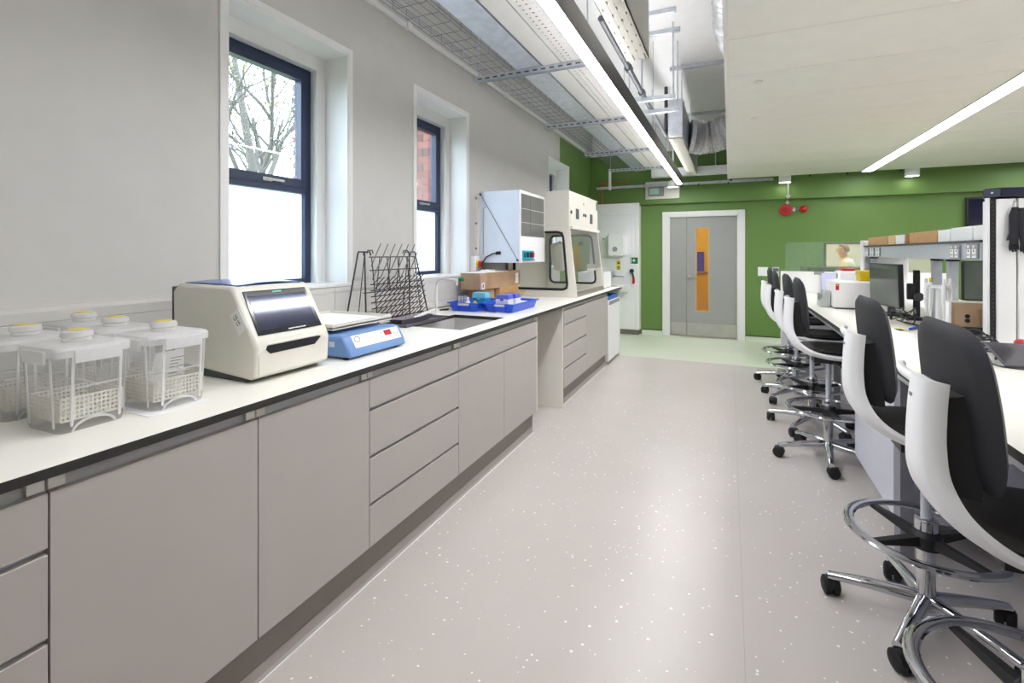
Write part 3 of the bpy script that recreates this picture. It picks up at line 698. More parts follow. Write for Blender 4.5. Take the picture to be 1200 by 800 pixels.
jb.box(-1.985, -1.925, 3.35, 3.354, 0.926, 1.04); jb.box(-1.985, -1.925, 3.406, 3.41, 0.926, 1.04); jb.box(-1.985, -1.981, 3.354, 3.406, 0.926, 1.04); jb.box(-1.929, -1.925, 3.354, 3.406, 0.926, 1.04); jb.box(-1.985, -1.925, 3.35, 3.41, 0.926, 0.93)
jb.build('jar_wall', M_bin, c)
jr = MB()
for p, q in (((-1.985, 3.35), (-1.925, 3.35)), ((-1.925, 3.35), (-1.925, 3.41)), ((-1.925, 3.41), (-1.985, 3.41)), ((-1.985, 3.41), (-1.985, 3.35))):
    jr.tube([(*p, 1.04), (*q, 1.04)], 0.003, 5); jr.tube([(*p, 0.93), (*p, 1.04)], 0.003, 5)
jr.build('jar_edges', M_dgrey, c)
def bottle(x, y, z, h, r, mb, mc, label):
    t = thing('reagent_bottle', label, 'bottle', (x, y, z))
    MB().lathe([(r, 0), (r, h*0.62), (r*0.45, h*0.78), (r*0.45, h*0.84)], 14, (x, y, z)).build('bottle_body', mb, t)
    MB().cyl((x, y, z+h*0.82), (x, y, z+h), r*0.55, 12).build('cap', mc, t)
bottle(-1.90, 3.37, 0.926, 0.10, 0.018, M_white, M_paper, 'small white bottle next to the clear jar in the blue tray')
bottle(-1.885, 3.46, 0.926, 0.08, 0.017, M_yel, M_blue, 'small yellow bottle with blue cap in the blue tray')
bottle(-1.915, 3.52, 0.926, 0.07, 0.016, M_white, M_yel, 'small white bottle with yellow cap in the blue tray')
tg = thing('tube_clamp', 'black spring clamp lying beside the blue tray near the tap', 'clamp', (-2.05, 3.30, 0.921))
MB().tube([(-2.10, 3.27, 0.926), (-2.03, 3.29, 0.93)], 0.006, 6).build('jaw', M_black, tg); MB().tube([(-2.10, 3.30, 0.926), (-2.03, 3.29, 0.936)], 0.005, 6).build('lever', M_black, tg)

# ------------------------------------------------------------------ cardboard boxes
def carton(name, x0, x1, y0, y1, z0, z1, m, label, grp=None, tape=True, bev=0.002):
    t = thing(name, label, 'box', ((x0+x1)/2, (y0+y1)/2, z0), 0, grp)
    B(x0, x1, y0, y1, z0, z1).build('carton_body', m, t, bevel=bev)
    if tape:
        B(x0+(x1-x0)*0.42, x0+(x1-x0)*0.58, y0-0.0008, y1+0.0008, z1, z1+0.0008).build('tape', M_tape, t)
    return t
c = carton('cardboard_box', -2.13, -1.93, 4.02, 4.45, 0.921, 1.06, M_card, 'open-flapped small cardboard box tucked under the long carton')
fl = MB().hexa([(-1.93, 4.02, 0.925), (-1.92, 4.02, 0.925), (-1.92, 4.45, 0.925), (-1.93, 4.45, 0.925), (-1.86, 4.04, 1.0), (-1.852, 4.04, 1.0), (-1.852, 4.45, 1.0), (-1.86, 4.45, 1.0)]); fl.build('flap', M_card, c)
c = thing('cardboard_box', 'long brown carton with white labels stacked behind the blue trays', 'box', (-2.0, 3.98, 1.061))
B(-2.12, -1.93, 3.63, 4.49, 1.061, 1.205).build('carton_body', M_cardd, c, bevel=0.002)
B(-1.9298, -1.929, 3.76, 3.86, 1.062, 1.204).build('tape', M_tape, c); B(-1.9298, -1.929, 4.33, 4.36, 1.062, 1.204).build('tape', M_tape, c)
B(-1.9298, -1.9288, 3.66, 3.71, 1.065, 1.12).build('shipping_label', M_paper, c); B(-1.9298, -1.9288, 4.37, 4.44, 1.08, 1.18).build('shipping_label', M_paper, c)
B(-1.9288, -1.9283, 3.675, 3.695, 1.075, 1.11).build('label_print', M_ink, c)
B(-2.12, -1.93, 3.63, 4.2, 1.205, 1.2065).build('white_tape', M_paper, c); B(-2.10, -2.02, 3.95, 4.10, 1.2065, 1.222).build('packing_slip', M_paper, c, bevel=0.003)
single('cardboard_box', B(-2.12, -1.97, 3.76, 3.99, 0.921, 1.0605), M_cardd, 'squat brown carton supporting one end of the long carton', 'box', None, (-2.04, 3.8, 0.921), bevel=0.002)
# rotary isolator and lead on the trunking
i = thing('isolator_switch', 'white wall isolator with red rotary knob under the hanging cabinet', 'switch', (XW+0.05, 3.97, 1.2))
B(XW, XW+0.06, 3.99, 4.075, 1.19, 1.35).build('switch_box', M_white, i, bevel=0.006)
MB().cyl((XW+0.06, 4.03, 1.275), (XW+0.075, 4.03, 1.275), 0.034, 18).build('yellow_plate', M_yel, i)
MB().cyl((XW+0.075, 4.03, 1.275), (XW+0.10, 4.03, 1.275), 0.026, 14).build('red_knob', M_red, i)

# ------------------------------------------------------------------ hanging filter cabinet
hc = thing('hanging_cabinet', 'pale wall-hung filter cabinet with grey window and cyan control box', 'cabinet', (-1.98, 4.42, 1.286))
m_bw = mat('bluish_white_enamel', (222, 230, 242), 0.22, var=0.02)
HX, HY0, HY1, HZ0, HZ1 = -1.772, 4.094, 4.745, 1.286, 1.962
B(-2.19, HX, HY0, HY1, HZ0, HZ1).build('cabinet_body', m_bw, hc, bevel=0.004)
fd = B(HX, HX+0.014, HY0, HY1, HZ0, HZ1).build('front_door', M_white, hc, bevel=0.003)
wdw = B(HX+0.014, HX+0.017, 4.115, 4.71, 1.535, 1.93).build('grey_window', mat('grey_smoked_pane', (110, 112, 106), 0.15, var=0.1, scale=3), fd)
for zz in (1.66, 1.79): B(HX+0.017, HX+0.018, 4.12, 4.705, zz, zz+0.004).build('window_line', M_lav, wdw)
B(HX+0.017, HX+0.0185, 4.335, 4.342, 1.535, 1.93).build('window_line', M_dgrey, wdw)
cb = B(HX+0.014, HX+0.028, 4.14, 4.40, 1.315, 1.40).build('control_box', mat('cyan_plastic', (40, 178, 224), 0.35), hc, bevel=0.002)
for yy, m_ in ((4.17, M_sgreen), (4.24, M_black), (4.31, M_black), (4.37, M_red)): B(HX+0.028, HX+0.04, yy-0.018, yy+0.018, 1.335, 1.385).build('control_switch', m_, cb, bevel=0.003)
B(HX+0.014, HX+0.03, 4.15, 4.42, 1.306, 1.313).build('control_shelf', M_dgrey, cb)
MB().tube([(-2.17, HY0-0.002, 1.935), (HX-0.012, HY0-0.002, 1.312)], 0.0028, 5).build('fold_line', M_dgrey, hc)  # added dark rod standing in for the fold line of the side sheet
for p in ((-2.17, 1.935), (HX-0.012, 1.312)): MB().cyl((p[0], HY0-0.01, p[1]), (p[0], HY0, p[1]), 0.011, 10).build('fold_line_end', M_dgrey, hc)
B(-2.228, -2.19, HY0-0.02, HY1, HZ0, HZ1-0.02).build('wall_bracket', M_carc, hc)
for zz in (1.42, 1.66, 1.90): MB().cyl((-2.205, HY0-0.028, zz), (-2.205, HY0-0.02, zz), 0.012, 10).build('bolt', M_grey, hc)
MB().tube([(-2.14, HY0-0.003, 1.36), (-2.14, HY0-0.003, 1.80), (-2.11, HY0-0.003, 1.815)], 0.003, 5).build('panel_groove', M_grey, hc)
ld = thing('power_lead', 'black lead curving from the hanging cabinet down behind the carton', 'cable', (-2.1, 4.05, 1.22))
MB().tube([(-1.99, 4.085, 1.375), (-2.03, 4.075, 1.372), (-2.09, 4.06, 1.34), (-2.125, 4.05, 1.29), (-2.12, 4.04, 1.245), (-2.09, 4.03, 1.2)], 0.0065, 7).build('cord', M_black, ld)
MB().cyl((-2.0, 4.083, 1.375), (-1.955, 4.088, 1.378), 0.016, 10).build('plug', M_black, ld)

# ------------------------------------------------------------------ fume hood
fh = thing('fume_hood', 'white benchtop fume hood with gasketed side windows and sloping front', 'fume hood', (-1.85, 5.35, 0.92))
FX, FY0, FY1, FZT, FZM = -1.50, 4.765, 5.93, 2.02, 1.655
upper = B(-2.19, FX, FY0, FY1, FZM, FZT).build('control_head', M_cream, fh, bevel=0.004)
B(FX, FX+0.006, FY0+0.02, FY1-0.02, 1.675, 1.86).build('control_fascia', M_cream, fh, bevel=0.002)
for yy, zz, sz in ((5.03, 1.80, 0.05), (5.60, 1.78, 0.05)): B(FX+0.006, FX+0.012, yy-sz, yy+sz, zz-0.06, zz+0.05).build('digital_display', M_dgrey, fh, bevel=0.002)
for yy in (4.81, 5.28, 5.36): MB().cyl((FX+0.004, yy, 1.80), (FX+0.014, yy, 1.80), 0.018, 10).build('control_button', M_black, fh)
MB().cyl((FX, 5.30, 1.925), (FX+0.006, 5.30, 1.925), 0.014, 10).build('lock', M_yel, fh)
B(FX-0.02, FX+0.004, 5.86, 5.90, 1.90, 2.0).build('hinge_plate', M_dgrey, fh)
def sidewall(y0, y1):
    zc = 0.921
    outline = [(-2.19, zc), (-1.415, zc), (FX, FZM), (-2.19, FZM)]
    o = MB(); ih = [(-2.12, 1.0), (-1.515, 1.0), (-1.568, 1.595), (-2.12, 1.595)]
    n = 4
    for y in (y0, y1):
        pass
    for i in range(4):
        j = (i+1) % 4
        o.hexa([(outline[i][0], y0, outline[i][1]), (outline[j][0], y0, outline[j][1]), (outline[j][0], y1, outline[j][1]), (outline[i][0], y1, outline[i][1]),
                (ih[i][0], y0, ih[i][1]), (ih[j][0], y0, ih[j][1]), (ih[j][0], y1, ih[j][1]), (ih[i][0], y1, ih[i][1])])
    s_ = o.build('side_wall', M_cream, fh, smooth=False)
    MB().prism(ih, 'y', (y0+y1)/2-0.003, (y0+y1)/2+0.003).build('side_pane', M_glass, s_)
    # rounded black gasket
    pts = []; r = 0.07
    for k in range(4):
        p = Vector(ih[k]); a_ = Vector(ih[k-1]); b_ = Vector(ih[(k+1) % 4])
        u = (a_-p).normalized()*r; v = (b_-p).normalized()*r
        for q in range(6):
            f = q/5; w_ = (p+u)*(1-f)**2+p*2*f*(1-f)+(p+v)*f**2; pts.append(w_)
    for y in (y0-0.002, y1+0.002): MB().tube([(p.x, y, p.y) for p in pts], 0.012, 8, closed=True).build('gasket', M_rubber, s_)
    return s_
sidewall(FY0, FY0+0.02); sidewall(FY1-0.02, FY1)
B(-2.19, -2.17, FY0+0.02, FY1-0.02, 0.925, FZM).build('rear_baffle', M_cream, fh)
B(-2.17, -1.42, FY0+0.02, FY1-0.02, 0.921, 0.928).build('spill_tray', M_cream, fh)
MB().hexa([(-1.425, FY0+0.02, 0.928), (-1.415, FY0+0.02, 0.928), (-1.415, FY1-0.02, 0.928), (-1.425, FY1-0.02, 0.928), (-1.435, FY0+0.02, 0.975), (-1.42, FY0+0.02, 0.975), (-1.42, FY1-0.02, 0.975), (-1.435, FY1-0.02, 0.975)]).build('front_sill', M_steel, fh)
MB().hexa([(-1.452, FY0+0.03, 1.20), (-1.447, FY0+0.03, 1.20), (-1.447, FY1-0.03, 1.20), (-1.452, FY1-0.03, 1.20), (FX-0.003, FY0+0.03, FZM), (FX+0.002, FY0+0.03, FZM), (FX+0.002, FY1-0.03, FZM), (FX-0.003, FY1-0.03, FZM)]).build('front_sash', M_glass, fh)
B(-1.50, -1.47, FY0+0.02, FY1-0.02, 1.625, FZM).build('sash_rail', M_cream, fh)
for xx in (-1.98, -1.84, -1.70): MB().cyl((xx, FY1-0.05, 1.50), (xx, FY1-0.02, 1.50), 0.026, 12).build('service_knob', M_black, fh)
fl = thing('polythene_bag', 'pale polythene bag hanging inside the fume hood', 'bag', (-1.93, 5.80, 1.15))
MB().lathe([(0.03, 0), (0.09, 0.02), (0.12, 0.18), (0.13, 0.33), (0.05, 0.36)], 16, (-1.93, 5.78, 1.15)).build('bag_body', mat('milky_polythene', (222, 226, 214), 0.4), fl)
B(-1.62, -1.52, 5.895, 5.905, 1.16, 1.24).build('instruction_card', M_paper, fh)

wb_ = thing('white_carton', 'open white box with dark green liner standing after the fume hood', 'box', (-1.6, 6.28, 0.921))
wm = MB(); x0, x1, y0, y1 = -1.80, -1.46, 6.10, 6.50
wm.box(x0, x1, y0, y0+0.01, 0.921, 1.13); wm.box(x0, x1, y1-0.01, y1, 0.921, 1.13); wm.box(x0, x0+0.01, y0+0.01, y1-0.01, 0.921, 1.13); wm.box(x1-0.01, x1, y0+0.01, y1-0.01, 0.921, 1.13); wm.box(x0, x1, y0, y1, 0.921, 0.93)
wm.build('box_walls', M_white, wb_); MB().hexa([(x0, y0+0.02, 1.13), (x0+0.006, y0+0.02, 1.13), (x0+0.006, y1-0.02, 1.13), (x0, y1-0.02, 1.13), (x0-0.12, y0+0.02, 1.24), (x0-0.114, y0+0.02, 1.24), (x0-0.114, y1-0.02, 1.24), (x0-0.12, y1-0.02, 1.24)]).build('lid_flap', mat('dark_green_liner', (60, 92, 62), 0.6), wb_)

# under-counter freezer and the blue crate on it
fz = thing('freezer', 'white under-counter freezer at the far end of the left bench', 'freezer', (-1.75, 6.2, 0))
B(-2.14, -1.40, 5.885, 6.51, 0.03, 0.79).build('freezer_body', M_white, fz, bevel=0.006); B(-1.398, -1.35, 5.885, 6.51, 0.045, 0.788).build('freezer_door', M_white, fz, bevel=0.008)
for xx in (-2.1, -1.45):
    for yy in (5.92, 6.47): MB().cyl((xx, yy, 0.0), (xx, yy, 0.035), 0.018, 10).build('foot', M_black, fz)
B(-1.353, -1.346, 5.90, 6.49, 0.735, 0.782).build('handle_strip', M_grey, fz)
bc = thing('blue_crate', 'bright blue shallow crate on top of the white freezer', 'crate', (-1.6, 6.2, 0.791))
m = MB(); x0, x1, y0, y1 = -1.85, -1.36, 5.90, 6.42; m.box(x0, x1, y0, y1, 0.7915, 0.797)
for a_ in ((x0, x1, y0, y0+0.006), (x0, x1, y1-0.006, y1), (x0, x0+0.006, y0, y1), (x1-0.006, x1, y0, y1)): m.box(*a_, 0.797, 0.845)
m.build('crate_shell', mat('sky_blue_plastic', (34, 120, 214), 0.35), bc); B(x1-0.006, x1+0.01, y0+0.1, y1-0.1, 0.835, 0.848).build('crate_lip', MATS['sky_blue_plastic'], bc)

# ------------------------------------------------------------------ hygiene station in the corner
hu = thing('hygiene_station', 'tall white panelled hand-wash unit in the corner of the green wall', 'wash unit', (-1.8, 8.34, 0))
UX0, UX1, UY = -2.225, -1.378, 8.26
B(UX0, UX1, UY+0.006, 8.325, 0.085, 2.185).build('carcass', M_carc, hu); B(UX0, UX1-0.02, UY+0.02, 8.42, 0, 0.085).build('plinth', M_plinth, hu)
B(UX0, UX1, 8.325, 8.428, 0.085, 2.185).build('rear_box', M_carc, hu)
for a_, b_, c_, d_, nm in ((UX0, UX1-0.06, 2.02, 2.215, 'top_panel'), (UX0, UX1-0.06, 1.30, 2.016, 'upper_panel'), (UX0, UX1-0.06, 0.60, 1.296, 'middle_panel'), (UX0, UX1-0.06, 0.09, 0.596, 'lower_panel'), (UX1-0.056, UX1, 0.09, 2.215, 'edge_post')):
    B(a_, b_, UY-0.012, UY+0.006, c_, d_).build(nm, M_white, hu, bevel=0.003)
ac = B(-2.04, -1.50, UY-0.018, UY-0.012, 1.33, 1.99).build('access_door', M_white, hu, bevel=0.002); MB().cyl((-1.985, UY-0.022, 1.62), (-1.985, UY-0.018, 1.62), 0.012, 10).build('door_lock', M_dgrey, ac)
pd_ = thing('towel_dispenser', 'white paper towel dispenser on the corner wash unit', 'dispenser', (-1.74, UY-0.018, 1.32))
MB().prism(rr(-1.875, -1.605, 1.325, 1.705, 0.04), 'y', UY-0.15, UY-0.019).build('dispenser_case', M_white, pd_, bevel=0.012); MB().cyl((-1.755, UY-0.153, 1.44), (-1.755, UY-0.15, 1.44), 0.042, 18).build('viewing_port', M_grey, pd_)
bs = thing('wash_basin', 'small white wash basin mounted low on the corner unit', 'basin', (-1.75, 8.1, 0.7))
rows = []
for r_, z in ((0.05, 0.70), (0.14, 0.72), (0.185, 0.79), (0.195, 0.85), (0.18, 0.85), (0.165, 0.79), (0.12, 0.74), (0.0, 0.73)):
    rows.append([(-1.73+r_*1.15*cos(q*pi/12), UY-0.013-r_*1.2*abs(sin(q*pi/12)), z) for q in range(0, 13)])
MB().grid(rows).build('bowl', M_white, bs)
tp = thing('basin_tap', 'short chrome wall spout above the white basin', 'tap', (-1.75, UY-0.02, 0.98)); MB().tube([(-1.80, UY-0.012, 0.985), (-1.80, UY-0.10, 0.985), (-1.62, UY-0.17, 0.98), (-1.60, UY-0.17, 0.965)], 0.011, 8).build('spout', M_chrome, tp)
MB().cyl((-1.80, UY-0.012, 0.985), (-1.80, UY-0.02, 0.985), 0.024, 12).build('rose', M_chrome, tp)
so = thing('soap_bottle', 'small pale soap bottle on the spout ledge of the wash unit', 'bottle', (-1.79, UY-0.06, 1.0)); MB().lathe([(0.022, 0), (0.022, 0.06), (0.01, 0.07), (0.01, 0.085)], 12, (-1.79, UY-0.06, 0.998)).build('bottle_body', M_lav, so); B(-1.80, -1.76, UY-0.07, UY-0.05, 1.083, 1.092).build('pump', M_white, so)
ey = thing('eyewash_hose', 'black and red hand-held eyewash hose on the wash unit', 'eyewash', (-1.48, UY-0.02, 0.86))
MB().cyl((-1.497, UY-0.012, 1.075), (-1.497, UY-0.05, 1.075), 0.035, 14).build('holder', M_black, ey)
MB().tube([(-1.497, UY-0.05, 1.075), (-1.48, UY-0.06, 1.03), (-1.465, UY-0.055, 0.96)], 0.016, 8).build('hose', M_black, ey); MB().tube([(-1.465, UY-0.055, 0.965), (-1.462, UY-0.05, 0.90), (-1.47, UY-0.045, 0.865)], 0.02, 8).build('red_grip', M_red, ey)
def sign(x0, x1, z0, z1, m, label, y=UY-0.0125):
    t = thing('safety_sign', label, 'sign', ((x0+x1)/2, y, z0)); B(x0, x1, y-0.003, y, z0, z1).build('plate', m, t); return t
sg = sign(-1.525, -1.40, 1.195, 1.30, M_sgreen, 'green and white eyewash safety sign above the red hose')
B(-1.475, -1.455, UY-0.0165, UY-0.0155, 1.225, 1.275).build('white_symbol', M_paper, sg); B(-1.495, -1.435, UY-0.0165, UY-0.0155, 1.242, 1.258).build('white_symbol', M_paper, sg); B(-1.52, -1.505, UY-0.0165, UY-0.0155, 1.20, 1.295).build('white_symbol', M_paper, sg)
sg = sign(-1.755, -1.69, 1.175, 1.24, M_yel, 'upper yellow warning sign above the basin'); MB().prism([(-1.742, 1.19), (-1.703, 1.19), (-1.7225, 1.225)], 'y', UY-0.0165, UY-0.0155).build('black_triangle', M_black, sg)
sg = sign(-1.755, -1.69, 1.09, 1.165, M_yel, 'lower yellow warning sign above the basin'); MB().prism([(-1.742, 1.12), (-1.703, 1.12), (-1.7225, 1.155)], 'y', UY-0.0165, UY-0.0155).build('black_triangle', M_black, sg); B(-1.745, -1.70, UY-0.0165, UY-0.0155, 1.098, 1.106).build('printed_line', M_black, sg)

# ------------------------------------------------------------------ wall fittings on the green wall
sw = thing('blank_plate', 'square white blank plate on the green wall beside the door', 'wall plate', (0.47, YB, 1.02)); B(0.40, 0.54, YB-0.012, YB, 1.02, 1.158).build('plate', M_white, sw, bevel=0.003)
for xx in (0.415, 0.525): MB().cyl((xx, YB-0.0135, 1.089), (xx, YB-0.012, 1.089), 0.005, 8).build('screw', M_grey, sw)
sw = thing('light_switch', 'brushed switch plate with dark rockers on the green wall', 'switch', (0.645, YB, 1.01)); B(0.60, 0.692, YB-0.01, YB, 1.012, 1.16).build('plate', M_lav, sw, bevel=0.003)
for q in range(3): B(0.612+q*0.025, 0.632+q*0.025, YB-0.016, YB-0.01, 1.095, 1.14).build('rocker', M_dgrey, sw)
tv = thing('wall_screen', 'black flat screen hung high on the green wall', 'television', (3.4, 8.32, 1.66))
B(2.88, 3.98, 8.37, 8.40, 1.60, 2.118).build('screen_case', M_black, tv, bevel=0.004); B(2.905, 3.955, 8.366, 8.37, 1.625, 2.095).build('screen_glass', mat('navy_screen_glass', (14, 18, 48), 0.1), tv); B(3.3, 3.6, 8.40, YB, 1.75, 2.0).build('wall_bracket', M_black, tv)
al = thing('fire_alarm', 'red fire alarm sounder with red beacon on the green wall', 'fire alarm', (0.78, 8.40, 1.95))
m = MB()
for k, (r_, d_) in enumerate(((0.075, 0.0), (0.075, 0.05), (0.06, 0.07))): pass
MB().cyl((0.775, YB, 2.025), (0.775, YB-0.055, 2.025), 0.082, 24).build('sounder', M_red, al, bevel=0.008)
MB().cyl((0.775, YB-0.055, 2.025), (0.775, YB-0.07, 2.025), 0.045, 20, 0.04).build('sounder_grille', mat('dark_red', (150, 20, 26), 0.4), al)
MB().cyl((1.01, YB, 2.035), (1.01, YB-0.03, 2.035), 0.05, 20).build('beacon_base', M_red, al); MB().lathe([(0.05, 0), (0.046, 0.025), (0.03, 0.045), (0.0, 0.052)], 18).build('beacon_dome', mat('beacon_red', (220, 30, 40), 0.12), al, world=False).matrix_local = Matrix.Translation(Vector((1.01, YB-0.03, 2.035))-Vector((0.78, 8.40, 1.95))) @ Matrix.Rotation(pi/2, 4, 'X')
cd_ = MB().tube([(0.80, YB-0.012, 2.10), (0.80, YB-0.012, 2.185)], 0.009, 8).tube([(0.86, YB-0.012, 2.03), (0.965, YB-0.012, 2.033)], 0.009, 8); cd_.build('conduit', M_steel, al)
B(0.775, 0.825, YB-0.03, YB, 2.125, 2.15).build('conduit_clip', M_steel, al); B(0.875, 0.90, YB-0.03, YB, 2.005, 2.06).build('conduit_clip', M_steel, al)
MB().tube([(0.80, 8.32, 2.20), (0.80, 8.32, 2.42)], 0.009, 8).build('conduit', M_steel, al); MB().cyl((0.80, 8.33, 2.225), (0.80, 8.30, 2.225), 0.03, 14).build('conduit_box', M_steel, al)
ex = thing('emergency_panel', 'white ceiling services panel with a small greenish lens on the bulkhead', 'panel', (-1.01, 8.31, 2.27))
B(-1.285, -0.745, 8.305, 8.33, 2.272, 2.56).build('back_plate', M_carc, ex, bevel=0.003); B(-1.23, -0.99, 8.255, 8.305, 2.32, 2.46).build('lamp_body', M_grey, ex, bevel=0.006); B(-1.21, -1.06, 8.25, 8.255, 2.345, 2.44).build('lens', mat('pale_green_lens', (190, 226, 206), 0.2), ex)
cp = thing('copper_pipe', 'copper pipe rising from the corner wash unit along the bulkhead', 'pipe', (-2.02, 8.3, 2.19)); MB().tube([(-2.02, 8.30, 2.222), (-2.02, 8.30, 2.56), (-2.0, 8.30, 2.58), (-1.56, 8.30, 2.585)], 0.014, 10).build('pipe_run', M_copper, cp)
for p in ((-2.02, 8.30, 2.565), (-1.80, 8.30, 2.583)): MB().cyl((p[0], p[1], p[2]-0.02), (p[0], p[1], p[2]+0.02), 0.02, 10).build('fitting', M_copper, cp)
dpp = single('drop_pipe', MB().cyl((-1.78, 7.85, 2.40), (-1.78, 7.85, 2.74), 0.022, 12), M_white, 'white drop pipe hanging from the last cable support strut', 'pipe', None, (-1.78, 7.85, 2.40))

# ------------------------------------------------------------------ suspended ceiling raft of long panels
raft = sroot('ceiling_raft', (0, 4, 2.5)); raft.name = 'ceiling'
m_panel = mat('cream_ceiling_panel', (246, 244, 237), 0.45, var=0.015)
RZ = 2.50; pitch = 0.585; y = 8.06
me_ = None
B(-0.012, XR, YF+0.2, 8.06, RZ+0.035, RZ+0.04).build('carrier_sheet', M_ceil, raft)
while y > YF+0.3:
    o = B(-0.012, XR-0.05, y-pitch+0.004, y-0.004, RZ, RZ+0.034).build('panel', m_panel, raft, bevel=0.002)
    B(-0.012, XR-0.05, y-pitch-0.004, y-pitch+0.004, RZ+0.003, RZ+0.034).build('joint_strip', M_trim, raft)
    y -= pitch
B(-0.03, -0.012, YF+0.2, 8.06, RZ-0.003, RZ+0.10).build('edge_trim', m_panel, raft)
for xx, yy in ((0.17, 3.55), (0.19, 4.5), (2.15, 4.2), (2.3, 5.1)):
    MB().cyl((xx, yy, RZ-0.006), (xx, yy, RZ), 0.028, 16).build('sprinkler_rose', M_carc, raft)
for xx in (0.02, 1.05, 1.5, 2.1): MB().cyl((xx, 8.075, RZ-0.03), (xx, 8.075, RZ+0.02), 0.012, 8).build('hanger_stud', M_black, raft)
def linear(x0, x1, y0, y1, z0, z1, label, wires=True):
    t = thing('linear_light', label, 'light', ((x0+x1)/2, (y0+y1)/2, z0))
    m_b = mat('dark_bronze_housing', (74, 70, 70), 0.4, 0.3)
    h = MB(); h.box(x0, x0+0.003, y0, y1, z0, z1); h.box(x1-0.003, x1, y0, y1, z0, z1); h.box(x0, x1, y0, y1, z1-0.004, z1); h.box(x0, x1, y0-0.003, y0, z0, z1); h.box(x0, x1, y1, y1+0.003, z0, z1)
    h.build('housing', m_b, t)
    if wires: B(x0+0.006, x1-0.006, y0+0.01, y1-0.01, z1, z1+0.003).build('added_uplight', M_up, t)  # upward glow added to brighten the ceiling
    B(x0+0.003, x1-0.003, y0, y1, z0+0.001, z0+0.006).build('diffuser', M_diff if wires else M_raft, t)
    if wires:
        q = y0+0.4
        while q < y1:
            MB().cyl(((x0+x1)/2, q, z1), ((x0+x1)/2, q, ZC-0.001), 0.0025, 5).build('suspension_wire', M_steel, t); q += 1.45
linear(-0.728, -0.655, 0.2, 7.75, 2.42, 2.545, 'long suspended linear lamp with dark housing over the aisle')
linear(1.655, 1.78, 0.2, 8.05, 2.492, 2.4995, 'long linear lamp set flush in the cream ceiling panels', wires=False)
linear(3.42, 3.545, 0.2, 8.05, 2.492, 2.4995, 'added unseen flush lamp in the ceiling panels, brightening the far side of the island', wires=False)  # unseen lamp, added for the light it gives the room
def downlight(x, y, z, label, top):
    t = thing('downlight', label, 'light', (x, y, z), 0, None)
    MB().lathe([(0.073, 0.055), (0.076, 0.0), (0.08, 0), (0.08, 0.095), (0.07, 0.10), (0.0, 0.10)], 24, (x, y, z)).build('can', M_white, t)
    MB().lathe([(0.0, 0.05), (0.073, 0.05)], 24, (x, y, z)).build('lens', M_spot, t)
    MB().cyl((x, y, z+0.1), (x, y, top), 0.012, 8).build('stem', M_white, t)
downlight(0.745, 8.18, 2.415, 'white cylinder downlight hanging above the red fire alarm', 3.05)
downlight(2.25, 8.18, 2.415, 'white cylinder downlight above the glass screen side of the raft', 3.05)
downlight(-0.82, 8.05, 2.42, 'white cylinder downlight at the far end of the suspended lamp', ZC)

# ------------------------------------------------------------------ overhead services
ZT = 2.735
for i, yy in enumerate((0.4, 1.85, 3.312, 4.86, 6.42, 7.85)):
    t = thing('support_strut', ['slotted steel support strut carrying the wire basket, over the first base cabinets', 'slotted steel support strut above the blue shaker', 'slotted steel support strut just past the first window', 'slotted steel support strut above the knee space', 'slotted steel support strut above the fume hood end', 'slotted steel support strut nearest the green wall'][i], 'bracket', (-1.3, yy, ZT-0.04), 0, 'overhead support struts')
    s_ = MB().box(-1.80, -0.88, yy-0.02, yy-0.017, ZT-0.04, ZT).box(-1.80, -0.88, yy+0.017, yy+0.02, ZT-0.04, ZT).box(-1.80, -0.88, yy-0.017, yy+0.017, ZT-0.003, ZT)
    s_.build('channel', M_galv, t)
    sl_ = MB()
    for q in range(14): sl_.box(-1.77+q*0.065, -1.735+q*0.065, yy-0.0206, yy-0.0198, ZT-0.026, ZT-0.015)
    sl_.build('slot', M_dgrey, t)['kind'] = 'stuff'
    for xx in (-1.77, -0.91): MB().cyl((xx, yy, ZT-0.06), (xx, yy, ZC), 0.006, 6).build('threaded_rod', M_galv, t)
ZT0 = ZT; ZT = ZT+0.004
bk = thing('cable_basket', 'galvanised wire cable basket running under the ceiling along the window wall', 'cable tray', (-1.62, 3, ZT))
BX0, BX1 = -1.72, -1.50; lw = MB(); cw = MB()
for xx, zz in ((BX0, ZT+0.06), (BX0, ZT+0.03), (BX0, ZT+0.005), (BX0+0.05, ZT+0.005), (BX0+0.11, ZT+0.005), (BX0+0.17, ZT+0.005), (BX1, ZT+0.005), (BX1, ZT+0.03), (BX1, ZT+0.06)):
    lw.tube([(xx, -2.3, zz), (xx, 8.2, zz)], 0.0022, 5)
q = -2.3
while q < 8.2:
    cw.tube([(BX0, q, ZT+0.062), (BX0, q, ZT+0.002), (BX1, q, ZT+0.002), (BX1, q, ZT+0.062)], 0.0022, 5); q += 0.125
lw.build('long_wires', M_wireg, bk); cw.build('cross_wires', M_wireg, bk)['kind'] = 'stuff'
ZT = ZT0
gd = thing('ventilation_duct', 'flat galvanised ventilation duct resting on the support struts', 'duct', (-1.35, 3, ZT))
q = -2.3; nseg = 7
for i in range(nseg):
    a_ = -2.3+i*1.5; b_ = min(a_+1.5, 8.2); B(-1.44, -1.25, a_+0.002, b_-0.002, ZT+0.001, ZT+0.13).build('duct_section', M_galv, gd)
    B(-1.447, -1.243, a_-0.012, a_+0.012, ZT+0.0005, ZT+0.137).build('duct_flange', M_galv, gd)
wt_ = thing('cable_trunking', 'white metal cable trunking between the duct and the perforated tray', 'trunking', (-1.18, 3, ZT)); B(-1.235, -1.10, -2.3, 8.1, ZT+0.001, ZT+0.07).build('trunking_body', M_trunk, wt_, bevel=0.003); B(-1.24, -1.095, -2.3, 8.1, ZT+0.07, ZT+0.076).build('trunking_lid', M_trunk, wt_)
